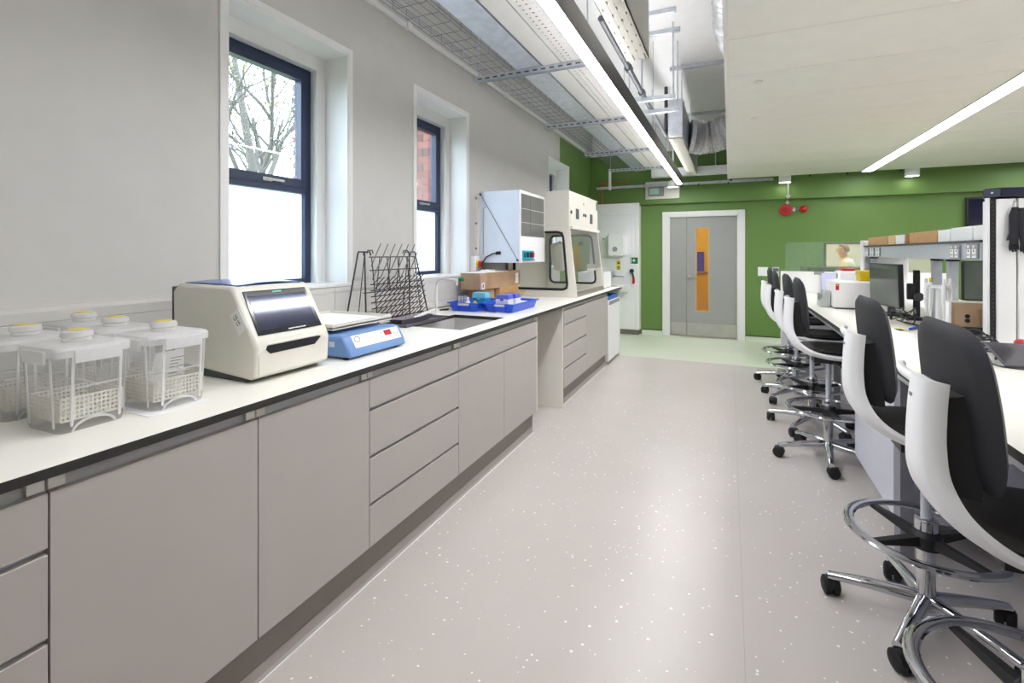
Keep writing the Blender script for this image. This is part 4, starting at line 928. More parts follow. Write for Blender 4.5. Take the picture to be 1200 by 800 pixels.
pt = thing('perforated_tray', 'perforated pale cable tray with a red fire cable beside the lamp', 'cable tray', (-1.03, 3, ZT)); m = MB()
m.box(-1.09, -1.087, -2.3, 8.1, ZT+0.001, ZT+0.05); m.box(-0.953, -0.95, -2.3, 8.1, ZT+0.001, ZT+0.05)
for xx in (-1.087, -1.045, -1.0, -0.968): m.box(xx, xx+0.026, -2.3, 8.1, ZT+0.001, ZT+0.003)
q = -2.3
while q < 8.1: m.box(-1.087, -0.953, q, q+0.036, ZT+0.0005, ZT+0.0025); q += 0.05
m.build('tray_sheet', M_trunk, pt)
for i, (xx, m_) in enumerate(((-1.072, M_white), (-1.05, M_dgrey), (-1.0245, M_red), (-1.003, M_white), (-0.98, M_carc))):
    single('tray_cable', MB().tube([(xx+0.002*sin(3*q+i), -2.3+q*0.5, ZT+0.0125) for q in range(21)], 0.008, 6), m_, ['white cable on the trunking side of the perforated tray', 'dark grey cable in the perforated tray', 'red fire cable in the middle of the perforated tray', 'white cable next to the red fire cable in the perforated tray', 'cream cable on the lamp side of the perforated tray'][i], 'cable', 'cables in the perforated tray', (xx, -2.3, ZT+0.003))
# linear slot diffusers with plenum boxes
def diffuser(x0, x1, y0, y1, z0, z1, label):
    t = thing('slot_diffuser', label, 'air diffuser', ((x0+x1)/2, (y0+y1)/2, z0))
    B(x0, x1, y0, y1, z0+0.03, z1).build('plenum_box', M_galv if y0 > 0 else M_carc, t, bevel=0.002); B(x0+0.004, x1-0.004, y0+0.004, y1-0.004, z0+0.012, z0+0.03).build('dark_recess', M_black, t)
    b_ = MB(); n = 4; w_ = (x1-x0)
    b_.box(x0, x0+0.004, y0, y1, z0, z0+0.03); b_.box(x1-0.004, x1, y0, y1, z0, z0+0.03); b_.box(x0, x1, y0, y0+0.004, z0, z0+0.03); b_.box(x0, x1, y1-0.004, y1, z0, z0+0.03)
    for i in range(n+1):
        c_ = x0+w_*i/n; h_ = 0.0135; b_.box(max(x0, c_-h_), min(x1, c_+h_), y0, y1, z0, z0+0.012)
    b_.build('face_bar', M_carc, t)
    v = MB()
    for i in range(n):
        c_ = x0+w_*(i+0.5)/n; q = y0+0.01+0.07*(i % 2)
        while q < y1-0.09: v.box(c_-0.005, c_+0.005, q, q+0.112, z0+0.001, z0+0.012); q += 0.14
    v.build('deflector_vane', M_carc, t)
    q = y0+0.25
    while q < y1:
        for xx in (x0+0.03, x1-0.03): MB().cyl((xx, q, z1), (xx, q, ZC-0.001), 0.006, 6).build('threaded_rod', M_galv, t)
        q += 1.4
diffuser(-0.60, -0.462, -2.2, 3.12, 2.6, 3.03, 'long white slot diffuser box above the aisle near the lamp')
diffuser(-0.60, -0.455, 5.43, 8.05, 2.6, 3.02, 'slot diffuser box fed by the silver flexible duct')
pi_ = thing('sprinkler_pipe', 'dark grey sprinkler pipe running between the two diffuser boxes', 'pipe', (-0.70, 4.3, 2.83)); MB().tube([(-0.735, 3.0, 2.85), (-0.735, 6.32, 2.85), (-0.735, 6.38, 2.87), (-0.735, 6.40, 2.93), (-0.735, 6.40, ZC-0.001)], 0.022, 10).build('pipe_run', M_dgrey, pi_)
for yy in (3.9, 4.55, 5.2): MB().cyl((-0.735, yy-0.03, 2.85), (-0.735, yy+0.03, 2.85), 0.032, 12).build('coupling', M_dgrey, pi_)
MB().cyl((-0.735, 4.55, 2.87), (-0.735, 4.55, ZC-0.001), 0.008, 6).build('hanger_rod', M_galv, pi_)
def ceilstrut(x0, x1, yy, z, label, rods=()):
    t = thing('ceiling_channel', label, 'bracket', ((x0+x1)/2, yy, z)); B(x0, x1, yy-0.02, yy+0.02, z, z+0.04).build('channel', M_galv, t, bevel=0.002)
    for xx in rods: MB().cyl((xx, yy, z+0.03), (xx, yy, ZC), 0.007, 6).build('threaded_rod', M_galv, t)
ceilstrut(-1.05, -0.42, 4.35, ZC-0.04, 'steel channel fixed to the ceiling just past the white diffuser')
ceilstrut(-1.05, -0.42, 4.75, ZC-0.04, 'steel channel fixed to the ceiling before the hanging rods')
ceilstrut(-0.62, 0.6, 5.75, ZC-0.04, 'steel ceiling channel carrying the rods of the ducted diffuser')
ceilstrut(-0.62, 0.6, 7.75, ZC-0.04, 'steel ceiling channel behind the foil duct')
ceilstrut(-0.80, -0.45, 4.62, 2.785, 'steel cross channel clamped under the sprinkler pipe', (-0.47,))
ceilstrut(-0.80, -0.45, 5.05, 2.785, 'second steel cross channel under the sprinkler pipe', (-0.47,))
# silver flexible ducts
def flex(name, pts, r, label):
    t = thing('flexible_duct', label, 'duct', pts[0]); P = [Vector(p) for p in pts]; path = []
    n = len(P)
    for i in range(n-1):
        p0_, p1_, p2_, p3_ = P[max(i-1, 0)], P[i], P[i+1], P[min(i+2, n-1)]
        for k in range(26):
            u = k/26; path.append(0.5*((2*p1_)+(-p0_+p2_)*u+(2*p0_-5*p1_+4*p2_-p3_)*u*u+(-p0_+3*p1_-3*p2_+p3_)*u**3))
    rs = [r*(1+(0.055 if i % 2 else -0.055)+random.uniform(-0.04, 0.04)) for i in range(len(path))]
    MB().tube(path, rs, 20).build('foil_sleeve', M_foil, t)
    MB().cyl(path[0]-(path[1]-path[0]).normalized()*0.02, path[0]+(path[1]-path[0]).normalized()*0.03, r*1.06, 20).build('duct_collar', M_galv, t)
flex('f', [(-0.43, 6.3, 2.80), (-0.22, 6.35, 2.78), (0.10, 6.30, 2.86), (0.40, 6.2, 3.0), (0.9, 6.1, 3.12)], 0.19, 'crumpled silver flexible duct curving from the far diffuser')
flex('g', [(-0.03, 1.2, 3.2), (0.0, 3.0, 3.2), (-0.01, 4.2, 3.15), (0.15, 5.0, 3.1)], 0.10, 'long silver flexible duct above the raft edge')
tk = thing('services_trunking', 'white rectangular services trunking along the head of the bulkhead', 'trunking', (-0.5, 8.2, 2.6)); B(-1.16, 0.5, 8.09, 8.22, 2.60, 2.73).build('trunking_body', M_white, tk, bevel=0.004)
for xx in (-1.1, -0.2, 0.4): MB().cyl((xx, 8.16, 2.73), (xx, 8.16, ZC), 0.007, 6).build('threaded_rod', M_galv, tk)
rl = thing('services_rail', 'grey steel rail with hooks under the white trunk', 'rail', (-0.3, 8.25, 2.5)); B(-2.1, 0.6, 8.235, 8.275, 2.47, 2.51).build('rail_bar', M_galv, rl)
for xx in (-0.7, -0.45, -0.02): MB().tube([(xx, 8.24, 2.48), (xx, 8.22, 2.465), (xx, 8.22, 2.445)], 0.008, 6).build('hook', M_black, rl)

# ------------------------------------------------------------------ island bench
ib = thing('island_bench', 'long white double-sided island bench with dark-edged top', 'bench', (1.33, 3.4, 0))
IX0, IX1, IY0, IY1 = 0.612, 2.06, 0.2, 6.465
tp = MB(); tp.box(IX0, IX1, IY0, IY1, 0.895, 0.92); tp.fm[-6:] = [1, 0, 1, 1, 1, 1]
tp.build('bench_top', [M_lam, M_edge], ib)
B(IX0+0.03, IX1-0.03, IY0+0.02, IY1-0.02, 0.855, 0.895).build('under_frame', M_alu, ib)
for yy in (0.6, 4.70, 6.2):
    B(0.775, 0.825, yy, yy+0.085, 0, 0.855).build('bench_leg', M_grey, ib, bevel=0.004)
for yy in (0.6, 3.0, 4.70, 6.2): B(1.85, 1.90, yy, yy+0.085, 0, 0.855).build('bench_leg', M_grey, ib, bevel=0.004)
B(1.31, 1.36, 0.3, 6.4, 0.02, 0.855).build('spine_panel', M_lav, ib)
uc = thing('underbench_cabinet', 'pale lavender cabinet slung under the island top between two stools', 'cabinet', (0.97, 3.17, 0.15))
B(0.715, 1.28, 2.79, 3.556, 0.15, 0.853).build('cabinet_body', M_lav, uc, bevel=0.002); B(0.698, 0.714, 2.792, 3.555, 0.152, 0.852).build('cabinet_front', M_lav, uc, bevel=0.002)
B(0.70, 0.75, 2.70, 2.788, 0.0, 0.853).build('support_leg', mat('leg_grey', (128, 128, 138), 0.45), uc)
# end screen with glass
es = thing('end_screen', 'white end panel of the island bench topped with a clear glass screen', 'screen', (1.3, 6.48, 0))
B(0.548, 2.10, 6.47, 6.50, 0, 1.165).build('end_panel', M_white, es, bevel=0.002)
pr_ = [(2.0, 1.17), (2.0, 1.502)]+[(0.594+0.05*(1-cos(q)), 1.452+0.05*sin(q)) for q in [pi/2*(1-i/6) for i in range(7)]]+[(0.594, 1.17)]
MB().prism(pr_, 'y', 6.482, 6.489).build('glass_screen', M_screen, es)
for xx in (0.93, 1.18): B(xx-0.05, xx+0.05, 6.462, 6.47, 1.13, 1.165).build('glass_clamp', M_grey, es)
lp = thing('shading_sheet', 'pale lavender sheet in place of shading on the white end panel', 'shading_sheet', (1.03, 6.44, 0.92))  # lavender sheet added to put shading on the end panel
MB().hexa([(0.95, 6.42, 0.921), (1.16, 6.42, 0.921), (1.16, 6.425, 0.921), (0.95, 6.425, 0.921), (0.95, 6.452, 1.15), (1.16, 6.452, 1.15), (1.16, 6.457, 1.15), (0.95, 6.457, 1.15)]).build('shading_face', mat('lavender_shading', (206, 208, 240), 0.6), lp)
# far cabinet with a dark top beyond the glass
fc = thing('low_cabinet', 'low white cabinet with dark green top beyond the glass screen', 'cabinet', (1.3, 7.1, 0))
B(0.88, 1.75, 6.85, 7.45, 0.02, 1.13).build('cabinet_body', M_white, fc, bevel=0.004); B(0.86, 1.77, 6.83, 7.47, 1.13, 1.2).build('cabinet_top', mat('dark_olive_top', (62, 72, 46), 0.5), fc, bevel=0.006)
B(0.9, 1.73, 6.87, 7.43, 0.0, 0.02).build('base', M_black, fc)

# service spine with reagent shelf
sp_ = thing('service_spine', 'aluminium service spine with socket rail and reagent shelf above the island', 'shelving', (1.3, 4.5, 0.92))
B(1.20, 1.245, 3.31, 5.77, 1.341, 1.434).build('socket_rail', M_alu, sp_)
B(1.19, 1.56, 3.31, 5.775, 1.434, 1.447).build('reagent_shelf', M_dgrey, sp_)
B(1.515, 1.56, 3.31, 5.77, 1.341, 1.434).build('socket_rail', M_alu, sp_)
for yy in (4.14, 3.885, 5.70):
    B(1.252, 1.30, yy, yy+0.04, 0.921, 1.434).build('upright_post', M_alu, sp_); B(1.26, 1.29, yy+0.04, yy+0.05, 0.921, 1.434).build('post_slot', M_dgrey, sp_)
    MB().cyl((1.276, yy+0.01, 1.325), (1.276, yy+0.01, 1.34), 0.035, 12).build('post_cap', M_black, sp_)
B(1.185, 1.20, 5.70, 5.80, 0.921, 1.50).build('end_upright', M_white, sp_); B(1.20, 1.56, 5.775, 5.80, 0.921, 1.50).build('end_cheek', M_white, sp_)
for yc in (5.60, 5.41, 5.22, 3.62, 3.40):
    k_ = B(1.190, 1.20, yc-0.066, yc+0.066, 1.346, 1.428).build('double_socket', M_grey, sp_, bevel=0.003)
    for s_ in (-0.032, 0.032):
        B(1.1885, 1.19, yc+s_-0.022, yc+s_+0.022, 1.352, 1.40).build('socket_face', M_white, k_)
        B(1.1875, 1.1885, yc+s_-0.004, yc+s_+0.004, 1.384, 1.396).build('earth_slot', M_black, k_)
        for q in (-0.011, 0.011): B(1.1875, 1.1885, yc+s_+q-0.004, yc+s_+q+0.004, 1.364, 1.371).build('pin_slot', M_black, k_)
        B(1.186, 1.19, yc+s_-0.008, yc+s_+0.008, 1.406, 1.421).build('rocker', M_white, k_)
# boxes on the reagent shelf
shelf_boxes = [(5.46, 5.70, 0.075, M_card, 'cardboard box on the reagent shelf next to the white upright'),
               (5.06, 5.45, 0.075, M_card, 'long cardboard box second along the reagent shelf from the white upright'),
               (4.86, 5.05, 0.075, mat('pale_cardboard', (226, 192, 140), 0.75), 'pale cardboard box beside the small white carton'),
               (4.63, 4.85, 0.072, M_white, 'small white carton between cardboard boxes on the reagent shelf'),
               (4.53, 4.62, 0.075, mat('dark_cardboard', (160, 112, 66), 0.75), 'narrow dark cardboard box beside the small white carton'),
               (3.99, 4.52, 0.078, M_card, 'largest cardboard box in the middle of the reagent shelf'),
               (3.79, 3.975, 0.075, M_white, 'white carton beside the largest cardboard box'),
               (3.49, 3.775, 0.08, M_white, 'white carton in the middle of the three white cartons'),
               (3.315, 3.475, 0.08, M_white, 'white carton against the tall white housing')]
for y0, y1, h, m_, lab in shelf_boxes:
    t = thing('shelf_carton', lab, 'box', (1.32, (y0+y1)/2, 1.448), 0, 'cartons on the reagent shelf')
    B(1.225, 1.43, y0+0.004, y1-0.004, 1.448, 1.448+h).build('carton_body', m_, t, bevel=0.002)
    B(1.32, 1.335, y0+0.003, y1-0.003, 1.448+h-0.02, 1.448+h+0.0008).build('lid_seam', M_tape if m_ not in (M_white,) else M_lav, t)
# tall white housing at the end of the spine
th = thing('service_tower', 'tall white service housing with dark cap at the end of the socket rail', 'housing', (1.5, 3.1, 0.92))
B(1.20, 1.272, 3.15, 3.30, 0.921, 1.645).build('front_panel', M_white, th, bevel=0.004); B(1.279, 1.62, 3.15, 3.30, 0.921, 1.645).build('front_panel', M_white, th, bevel=0.004); B(1.27, 1.282, 3.16, 3.29, 0.921, 1.645).build('panel_groove', M_grey, th)
B(1.180, 1.199, 3.16, 3.20, 0.921, 1.652).build('slotted_upright', M_black, th); B(1.167, 1.179, 3.165, 3.185, 0.921, 1.652).build('white_upright', M_white, th)
ns = MB()
for q in range(34): ns.box(1.187, 1.192, 3.1592, 3.1601, 0.94+q*0.0208, 0.947+q*0.0208)
ns.build('upright_slots', M_dgrey, th)['kind'] = 'stuff'
MB().prism([(1.165, 3.20), (1.165, 3.185), (1.21, 3.135), (1.64, 3.135), (1.64, 3.31), (1.21, 3.31)], 'z', 1.653, 1.70).build('cap', mat('navy_black_plastic', (26, 30, 52), 0.35), th, bevel=0.004)
B(1.182, 1.188, 3.155, 3.165, 1.672, 1.680).build('badge', M_lav, th, bevel=0.001)
# black gloves on a hook
gv = thing('glove_pair', 'pair of black gloves hanging from a hook on the white housing', 'gloves', (1.29, 3.13, 1.40))
MB().tube([(1.265, 3.149, 1.63), (1.265, 3.125, 1.625), (1.265, 3.125, 1.60), (1.267, 3.135, 1.595)], 0.004, 6).build('hook', M_steel, gv)
for k_, (xo, lean, zt) in enumerate(((1.258, -0.006, 1.60), (1.282, 0.010, 1.595))):
    gm = MB(); rows = []
    for u, w_, th_ in ((0, 0.012, 0.010), (0.04, 0.022, 0.014), (0.12, 0.02, 0.014), (0.16, 0.017, 0.012), (0.18, 0.016, 0.011)):
        rows.append((xo+lean*u*5, 3.128-0.004*k_, zt-u, w_, th_))
    vs = []; n_ = 12
    for x_, y_, z_, w_, t_ in rows:
        for q in range(n_): vs.append((x_+w_*cos(2*pi*q/n_), y_+t_*sin(2*pi*q/n_), z_))
    gm.add(vs, [(i_*n_+q, i_*n_+(q+1) % n_, (i_+1)*n_+(q+1) % n_, (i_+1)*n_+q) for i_ in range(len(rows)-1) for q in range(n_)]+[tuple(range(n_)), tuple(range((len(rows)-1)*n_, len(rows)*n_))])
    xb, yb, zb = rows[-1][0], rows[-1][1], rows[-1][2]
    for q, (dx, ln) in enumerate(((-0.012, 0.030), (-0.004, 0.036), (0.004, 0.034), (0.012, 0.026))): gm.tube([(xb+dx, yb, zb+0.006), (xb+dx*1.2, yb, zb-ln*0.6), (xb+dx*1.2, yb-0.004, zb-ln)], [0.0052, 0.0048, 0.0036], 7)
    gm.tube([(xb-0.014 if k_ == 0 else xb+0.014, yb, zb+0.05), (xb-0.024 if k_ == 0 else xb+0.024, yb-0.003, zb+0.02)], [0.006, 0.004], 7)
    gm.build('glove', mat('black_glove_knit', (34, 34, 42), 0.7), gv)
# other-side furniture seen through the spine
wd = thing('white_locker', 'pale grey locker wall on the far side of the island', 'locker', (4.2, 5.6, 0))
for q in range(4): B(4.2, 4.65, 4.2+q*0.75, 4.943+q*0.75, 0.05, 1.95).build('locker_door', M_carc, wd, bevel=0.003)
B(4.22, 4.65, 4.2, 7.2, 0, 0.05).build('plinth', M_dgrey, wd)

# ------------------------------------------------------------------ equipment on the island
eq = thing('centrifuge', 'white box-shaped instrument with a red sticker at its corner', 'lab instrument', (0.93, 4.80, 0.92))
B(0.78, 1.09, 4.70, 5.06, 0.932, 1.142).build('casing', M_white, eq, bevel=0.005); B(0.785, 1.085, 4.705, 5.055, 0.9205, 0.932).build('base', M_dgrey, eq)
B(0.792, 0.815, 4.6985, 4.70, 1.075, 1.125).build('red_sticker', M_red, eq); B(0.798, 0.809, 4.6978, 4.6985, 1.11, 1.12).build('yellow_mark', M_yel, eq)
mc = thing('mini_vortexer', 'small grey wedge-shaped mixer in front of the white instrument', 'lab instrument', (0.72, 4.85, 0.92))
MB().prism([(0.70, 0.9205), (0.775, 0.9205), (0.775, 1.06), (0.735, 1.06), (0.70, 0.97)], 'y', 4.80, 4.98).build('mixer_body', mat('pale_grey_casing', (186, 190, 188), 0.4), mc, bevel=0.006); B(0.696, 0.702, 4.84, 4.92, 0.975, 1.03).build('mixer_dial', M_grey, mc)
ja = thing('lidded_tub', 'white tub with red lid standing behind the white instrument', 'tub', (0.98, 5.3, 0.92))
B(0.90, 1.06, 5.22, 5.42, 0.9205, 1.215).build('tub_body', M_white, ja, bevel=0.015); B(0.93, 1.04, 5.23, 5.41, 1.215, 1.235).build('red_lid', M_red, ja, bevel=0.006); B(0.899, 0.9005, 5.25, 5.30, 1.15, 1.19).build('black_mark', M_black, ja)
for q in (0, 1): MB().cyl((1.075+q*0.035, 5.30, 0.9205), (1.075+q*0.035, 5.30, 1.20), 0.016, 12).build('bottle_neck', M_white, ja); 
for q in (0, 1): MB().cyl((1.075+q*0.035, 5.30, 1.175), (1.075+q*0.035, 5.30, 1.205), 0.018, 12).build('black_cap', M_black, ja)
yb_ = thing('yellow_bin', 'transparent yellow sharps bin beside the dark monitor', 'bin', (1.06, 4.9, 1.143))
yg = clear('yellow_clear_plastic', (240, 214, 10), 0.8, 0.2, 0.08)
m = MB(); x0, x1, y0, y1 = 0.985, 1.085, 4.85, 5.01
m.hexa([(x0+0.008, y0+0.008, 1.1435), (x1-0.008, y0+0.008, 1.1435), (x1-0.008, y1-0.008, 1.1435), (x0+0.008, y1-0.008, 1.1435), (x0, y0, 1.225), (x1, y0, 1.225), (x1, y1, 1.225), (x0, y1, 1.225)]); m.build('bin_body', yg, yb_); B(x0-0.004, x1+0.004, y0-0.004, y1+0.004, 1.222, 1.23).build('bin_rim', M_yel, yb_)

def monitor(x, y, z, w_, h_, rz, label, tilt=0.0):
    t = thing('monitor', label, 'monitor', (x, y, 0.92), rz)
    A = Matrix.Translation((0, 0, z-0.92)) @ Matrix.Rotation(tilt, 4, 'Y')
    MB().box(-0.012, 0.018, -w_/2, w_/2, 0, h_, M=A).build('monitor_case', M_black, t, world=False, bevel=0.003)
    MB().box(-0.0135, -0.012, -w_/2+0.01, w_/2-0.01, 0.012, h_-0.01, M=A).build('screen', mat('grey_screen', (84, 92, 84), 0.14, var=0.25, scale=3), t, world=False)
    MB().box(0.02, 0.05, -0.03, 0.03, -(z-0.92)+0.005, h_*0.6).build('stand_neck', M_black, t, world=False).location = (0, 0, z-0.92)
    MB().prism(rr(-0.07, 0.13, -0.11, 0.11, 0.03), 'z', 0.0008, 0.012).build('stand_foot', M_black, t, world=False)
    return t
monitor(1.06, 4.42, 0.985, 0.50, 0.315, 0.12, 'dark monitor beside the yellow bin, facing the stools', -0.03)
monitor(1.80, 4.62, 1.03, 0.48, 0.29, pi/2+0.05, 'dark monitor on the far half of the island, beyond the posts', 0.0)
ms = thing('microscope_arm', 'black upright camera stand with clamp beside the monitor', 'stand', (1.17, 4.2, 0.92))
B(1.155, 1.185, 4.15, 4.185, 0.93, 1.26).build('column', M_black, ms); MB().prism(rr(1.11, 1.235, 4.10, 4.235, 0.03), 'z', 0.9205, 0.935).build('foot', M_black, ms, bevel=0.003)
B(1.11, 1.16, 4.13, 4.155, 1.06, 1.17).build('clamp_block', M_black, ms, bevel=0.006); MB().cyl((1.17, 4.15, 1.08), (1.17, 4.12, 1.08), 0.03, 12).build('knob', M_dgrey, ms)
# pipette carousel
pc = thing('pipette_stand', 'white pipette carousel stand on the island behind the cables', 'pipette stand', (1.155, 3.72, 0.92))
MB().lathe([(0.075, 0), (0.075, 0.012), (0.02, 0.03), (0.016, 0.24), (0.055, 0.25), (0.055, 0.262), (0.0, 0.265)], 20, (1.155, 3.72, 0.9205)).build('carousel', M_white, pc)
for q in range(4):
    a_ = radians(30+q*80); x_, y_ = 1.155+0.068*cos(a_), 3.72+0.068*sin(a_)
    pt_ = thing('pipette', ['white pipette hanging on the carousel side facing the locker', 'white pipette hanging on the carousel side facing the monitor', 'white pipette hanging on the carousel side facing the stools', 'white pipette hanging on the carousel side facing the tablet'][q], 'pipette', (x_, y_, 0.96), 0, 'pipettes on the carousel')
    MB().lathe([(0.003, 0), (0.006, 0.05), (0.012, 0.12), (0.014, 0.20), (0.010, 0.235), (0.004, 0.24)], 10, (x_, y_, 0.96)).build('pipette_body', M_white, pt_)
    MB().cyl((x_, y_, 1.20), (x_, y_, 1.225), 0.008, 8).build('plunger', [M_white, M_yel, M_lav, M_white][q], pt_)
# wooden box with two round sockets
wx = thing('timber_box', 'pale timber box with two round black holes beside the white housing', 'box', (1.2, 3.38, 0.92))
m_ply = mat('birch_ply', (190, 160, 128), 0.55, var=0.07, scale=14)
B(1.078, 1.088, 3.345, 3.39, 0.9205, 1.115).build('box_side', M_paper, wx)
B(1.088, 1.33, 3.352, 3.42, 0.984, 1.112).build('box_body', m_ply, wx, bevel=0.002); B(1.102, 1.206, 3.346, 3.352, 0.99, 1.085).build('box_plate', m_ply, wx, bevel=0.001)
B(1.12, 1.31, 3.36, 3.41, 0.9205, 0.984).build('box_foot', M_dgrey, wx)
for zz in (1.018, 1.042): MB().cyl((1.155, 3.341, zz), (1.155, 3.346, zz), 0.0105, 14).build('round_hole', M_black, wx)
B(1.086, 1.332, 3.35, 3.422, 1.112, 1.117).build('box_top_edge', M_cream, wx)
# tablet leaning on a clamp, red pincushion, leads
tb = thing('tablet', 'dark tablet propped up in front of the white housing', 'tablet', (1.15, 2.65, 0.92))
Tm = place((1.0, 2.56, 0.928), (1, 0, 0), (0, 0.95, 0.31))
MB().box(0, 0.30, 0, 0.205, -0.004, 0.004, M=Tm).build('tablet_case', M_dgrey, tb, bevel=0.003); MB().box(0.007, 0.293, 0.007, 0.198, 0.004, 0.0048, M=Tm).build('tablet_screen', mat('tablet_glass', (78, 76, 82), 0.1, var=0.2), tb)
for xx in (1.04, 1.26): MB().tube([(xx, 2.74, 0.923), (xx, 2.72, 0.972)], 0.005, 6).build('prop_leg', M_black, tb)
rp = thing('red_pincushion', 'small round red pincushion by the white housing', 'pincushion', (1.21, 2.94, 0.92)); MB().lathe([(0.01, 0), (0.022, 0.006), (0.025, 0.018), (0.018, 0.03), (0.0, 0.034)], 14, (1.205, 2.945, 0.955)).build('cushion', M_red, rp)
B(1.19, 1.27, 2.92, 2.972, 0.9205, 0.955).build('holder_block', M_black, rp)
def lead(pts, r_, label, m_=None):
    P = [Vector(p) for p in pts]; path = []
    for i in range(len(P)-1):
        p0_, p1_, p2_, p3_ = P[max(i-1, 0)], P[i], P[i+1], P[min(i+2, len(P)-1)]
        for k in range(6):
            u = k/6; path.append(0.5*((2*p1_)+(-p0_+p2_)*u+(2*p0_-5*p1_+4*p2_-p3_)*u*u+(-p0_+3*p1_-3*p2_+p3_)*u**3))
    path.append(P[-1]); return single('cable', MB().tube(path, r_, 6), m_ or M_black, label, 'cable', None, pts[0])
random.seed(3)
def tangle(cx, cy, rx, ry, z, n, zz=0.05):
    return [(cx+rx*random.uniform(-1, 1), cy+ry*random.uniform(-1, 1), z+random.uniform(0.0, zz)) for _ in range(n)]
for i in range(4): lead([(1.02, 3.0+0.05*i, 0.926)]+tangle(1.03, 2.92, 0.07, 0.16, 0.93, 6, 0.08)+[(1.12, 2.75+0.04*i, 0.926)], 0.004, ['black tangled lead beside the tablet, looping towards the timber box', 'black lead looped highest beside the tablet', 'black lead lying flat in the tangle beside the tablet', 'black lead trailing out to the tablet edge'][i])
for i in range(4): lead([(1.0+0.03*i, 4.05, 0.926)]+tangle(1.04, 3.95, 0.06, 0.2, 0.93, 6, 0.09)+[(1.15, 4.14+0.02*i, 0.94)], 0.004, ['black lead looping under the dark monitor', 'black lead curling up to the camera stand', 'black lead in the tangle between monitor and pipette stand', 'black lead trailing along the bench from the camera stand'][i], [M_black, M_black, M_grey, M_black][i])
lead([(1.05, 3.95, 0.926), (1.08, 3.7, 0.926), (1.07, 3.45, 0.926), (1.12, 3.25, 0.926)], 0.005, 'thick black lead running along the bench to the timber box')
lead([(1.29, 3.98, 1.25), (1.30, 4.02, 1.15), (1.28, 4.06, 1.05), (1.30, 4.02, 0.95)], 0.006, 'black lead hanging between the two aluminium posts')
lead([(0.98, 2.62, 0.926), (0.99, 2.56, 0.926), (1.05, 2.54, 0.926), (1.10, 2.6, 0.926), (1.09, 2.68, 0.93)], 0.0035, 'thin black lead looping in front of the tablet')
# papers
def sheet(x, y, rz, w_, l_, m_, label):
    t = thing('paper_sheet', label, 'paper', (x, y, 0.9203), rz); B(-w_/2, w_/2, -l_/2, l_/2, 0, 0.0012).build('sheet', m_, t, world=False); return t
sheet(0.86, 3.45, 0.15, 0.20, 0.30, M_paper, 'white sheet of paper lying on the bench between the stools')
sheet(0.98, 3.62, -0.1, 0.14, 0.2, mat('pale_yellow_paper', (246, 240, 190), 0.7), 'pale yellow note sheet on the bench beside the leads')
bp = thing('blue_marker', 'blue marker pen and note lying beside the pipette stand', 'pen', (1.05, 3.58, 0.921)); MB().tube([(0.97, 3.56, 0.93), (1.03, 3.66, 0.93)], 0.009, 8).build('barrel', M_blue, bp); MB().tube([(1.03, 3.66, 0.93), (1.043, 3.684, 0.93)], 0.0095, 8).build('cap', M_black, bp)
kb = thing('keyboard', 'black keyboard lying in front of the timber box', 'keyboard', (1.09, 3.22, 0.92))
Km = place((1.10, 3.28, 0.945), (0.5, 0.85, 0), (-0.6, 0.35, 0.35)); Km = place((1.07, 3.20, 0.930), (0.25, -0.95, 0.0), (0.95, 0.25, 0.0))
MB().box(-0.12, 0.12, -0.055, 0.055, -0.008, 0.006, M=Km).build('keyboard_base', M_black, kb, bevel=0.002)
ky = MB()
for r_ in range(4):
    for c_ in range(11): ky.box(-0.113+c_*0.0207, -0.096+c_*0.0207, -0.048+r_*0.025, -0.028+r_*0.025, 0.006, 0.009, M=Km)
ky.build('keys', M_dgrey, kb)['kind'] = 'stuff'

# ------------------------------------------------------------------ stools
def bez(prof, n):
    out = []
    for i in range(len(prof)-1):
        p0_, p1_, p2_, p3_ = [Vector(prof[max(0, min(len(prof)-1, i+k))]) for k in (-1, 0, 1, 2)]
        for k in range(n):
            u = k/n; out.append(0.5*((2*p1_)+(-p0_+p2_)*u+(2*p0_-5*p1_+4*p2_-p3_)*u*u+(-p0_+3*p1_-3*p2_+p3_)*u**3))
    out.append(Vector(prof[-1])); return out
# white shell: a back strap that curves down and widens into the seat pan, (x, z, y from, y to, bow of near edge, bow of far edge)
pf = [((x, z, ya), (yb, b0, b1)) for x, z, ya, yb, b0, b1 in ()]
def bez6(prof, n):
    out = []
    for i in range(len(prof)-1):
        P4 = [prof[max(0, min(len(prof)-1, i+k))] for k in (-1, 0, 1, 2)]
        for k in range(n):
            u = k/n; out.append(tuple(0.5*((2*p1)+(-p0+p2)*u+(2*p0-5*p1+4*p2-p3)*u*u+(-p0+3*p1-3*p2+p3)*u**3) for p0, p1, p2, p3 in zip(*P4)))
    out.append(prof[-1]); return out
pf = bez6([(-0.247, 1.085, -0.132, -0.038, 0.03, 0.0), (-0.253, 1.02, -0.135, -0.036, 0.03, 0.0), (-0.256, 0.93, -0.142, -0.030, 0.03, 0.0), (-0.247, 0.85, -0.155, -0.005, 0.03, 0.0),
           (-0.208, 0.775, -0.180, 0.07, 0.03, 0.008), (-0.13, 0.722, -0.208, 0.19, 0.03, 0.026), (-0.02, 0.700, -0.224, 0.224, 0.03, 0.03), (0.12, 0.698, -0.222, 0.222, 0.028, 0.028), (0.215, 0.706, -0.20, 0.20, 0.026, 0.026), (0.25, 0.712, -0.17, 0.17, 0.022, 0.022)], 5)
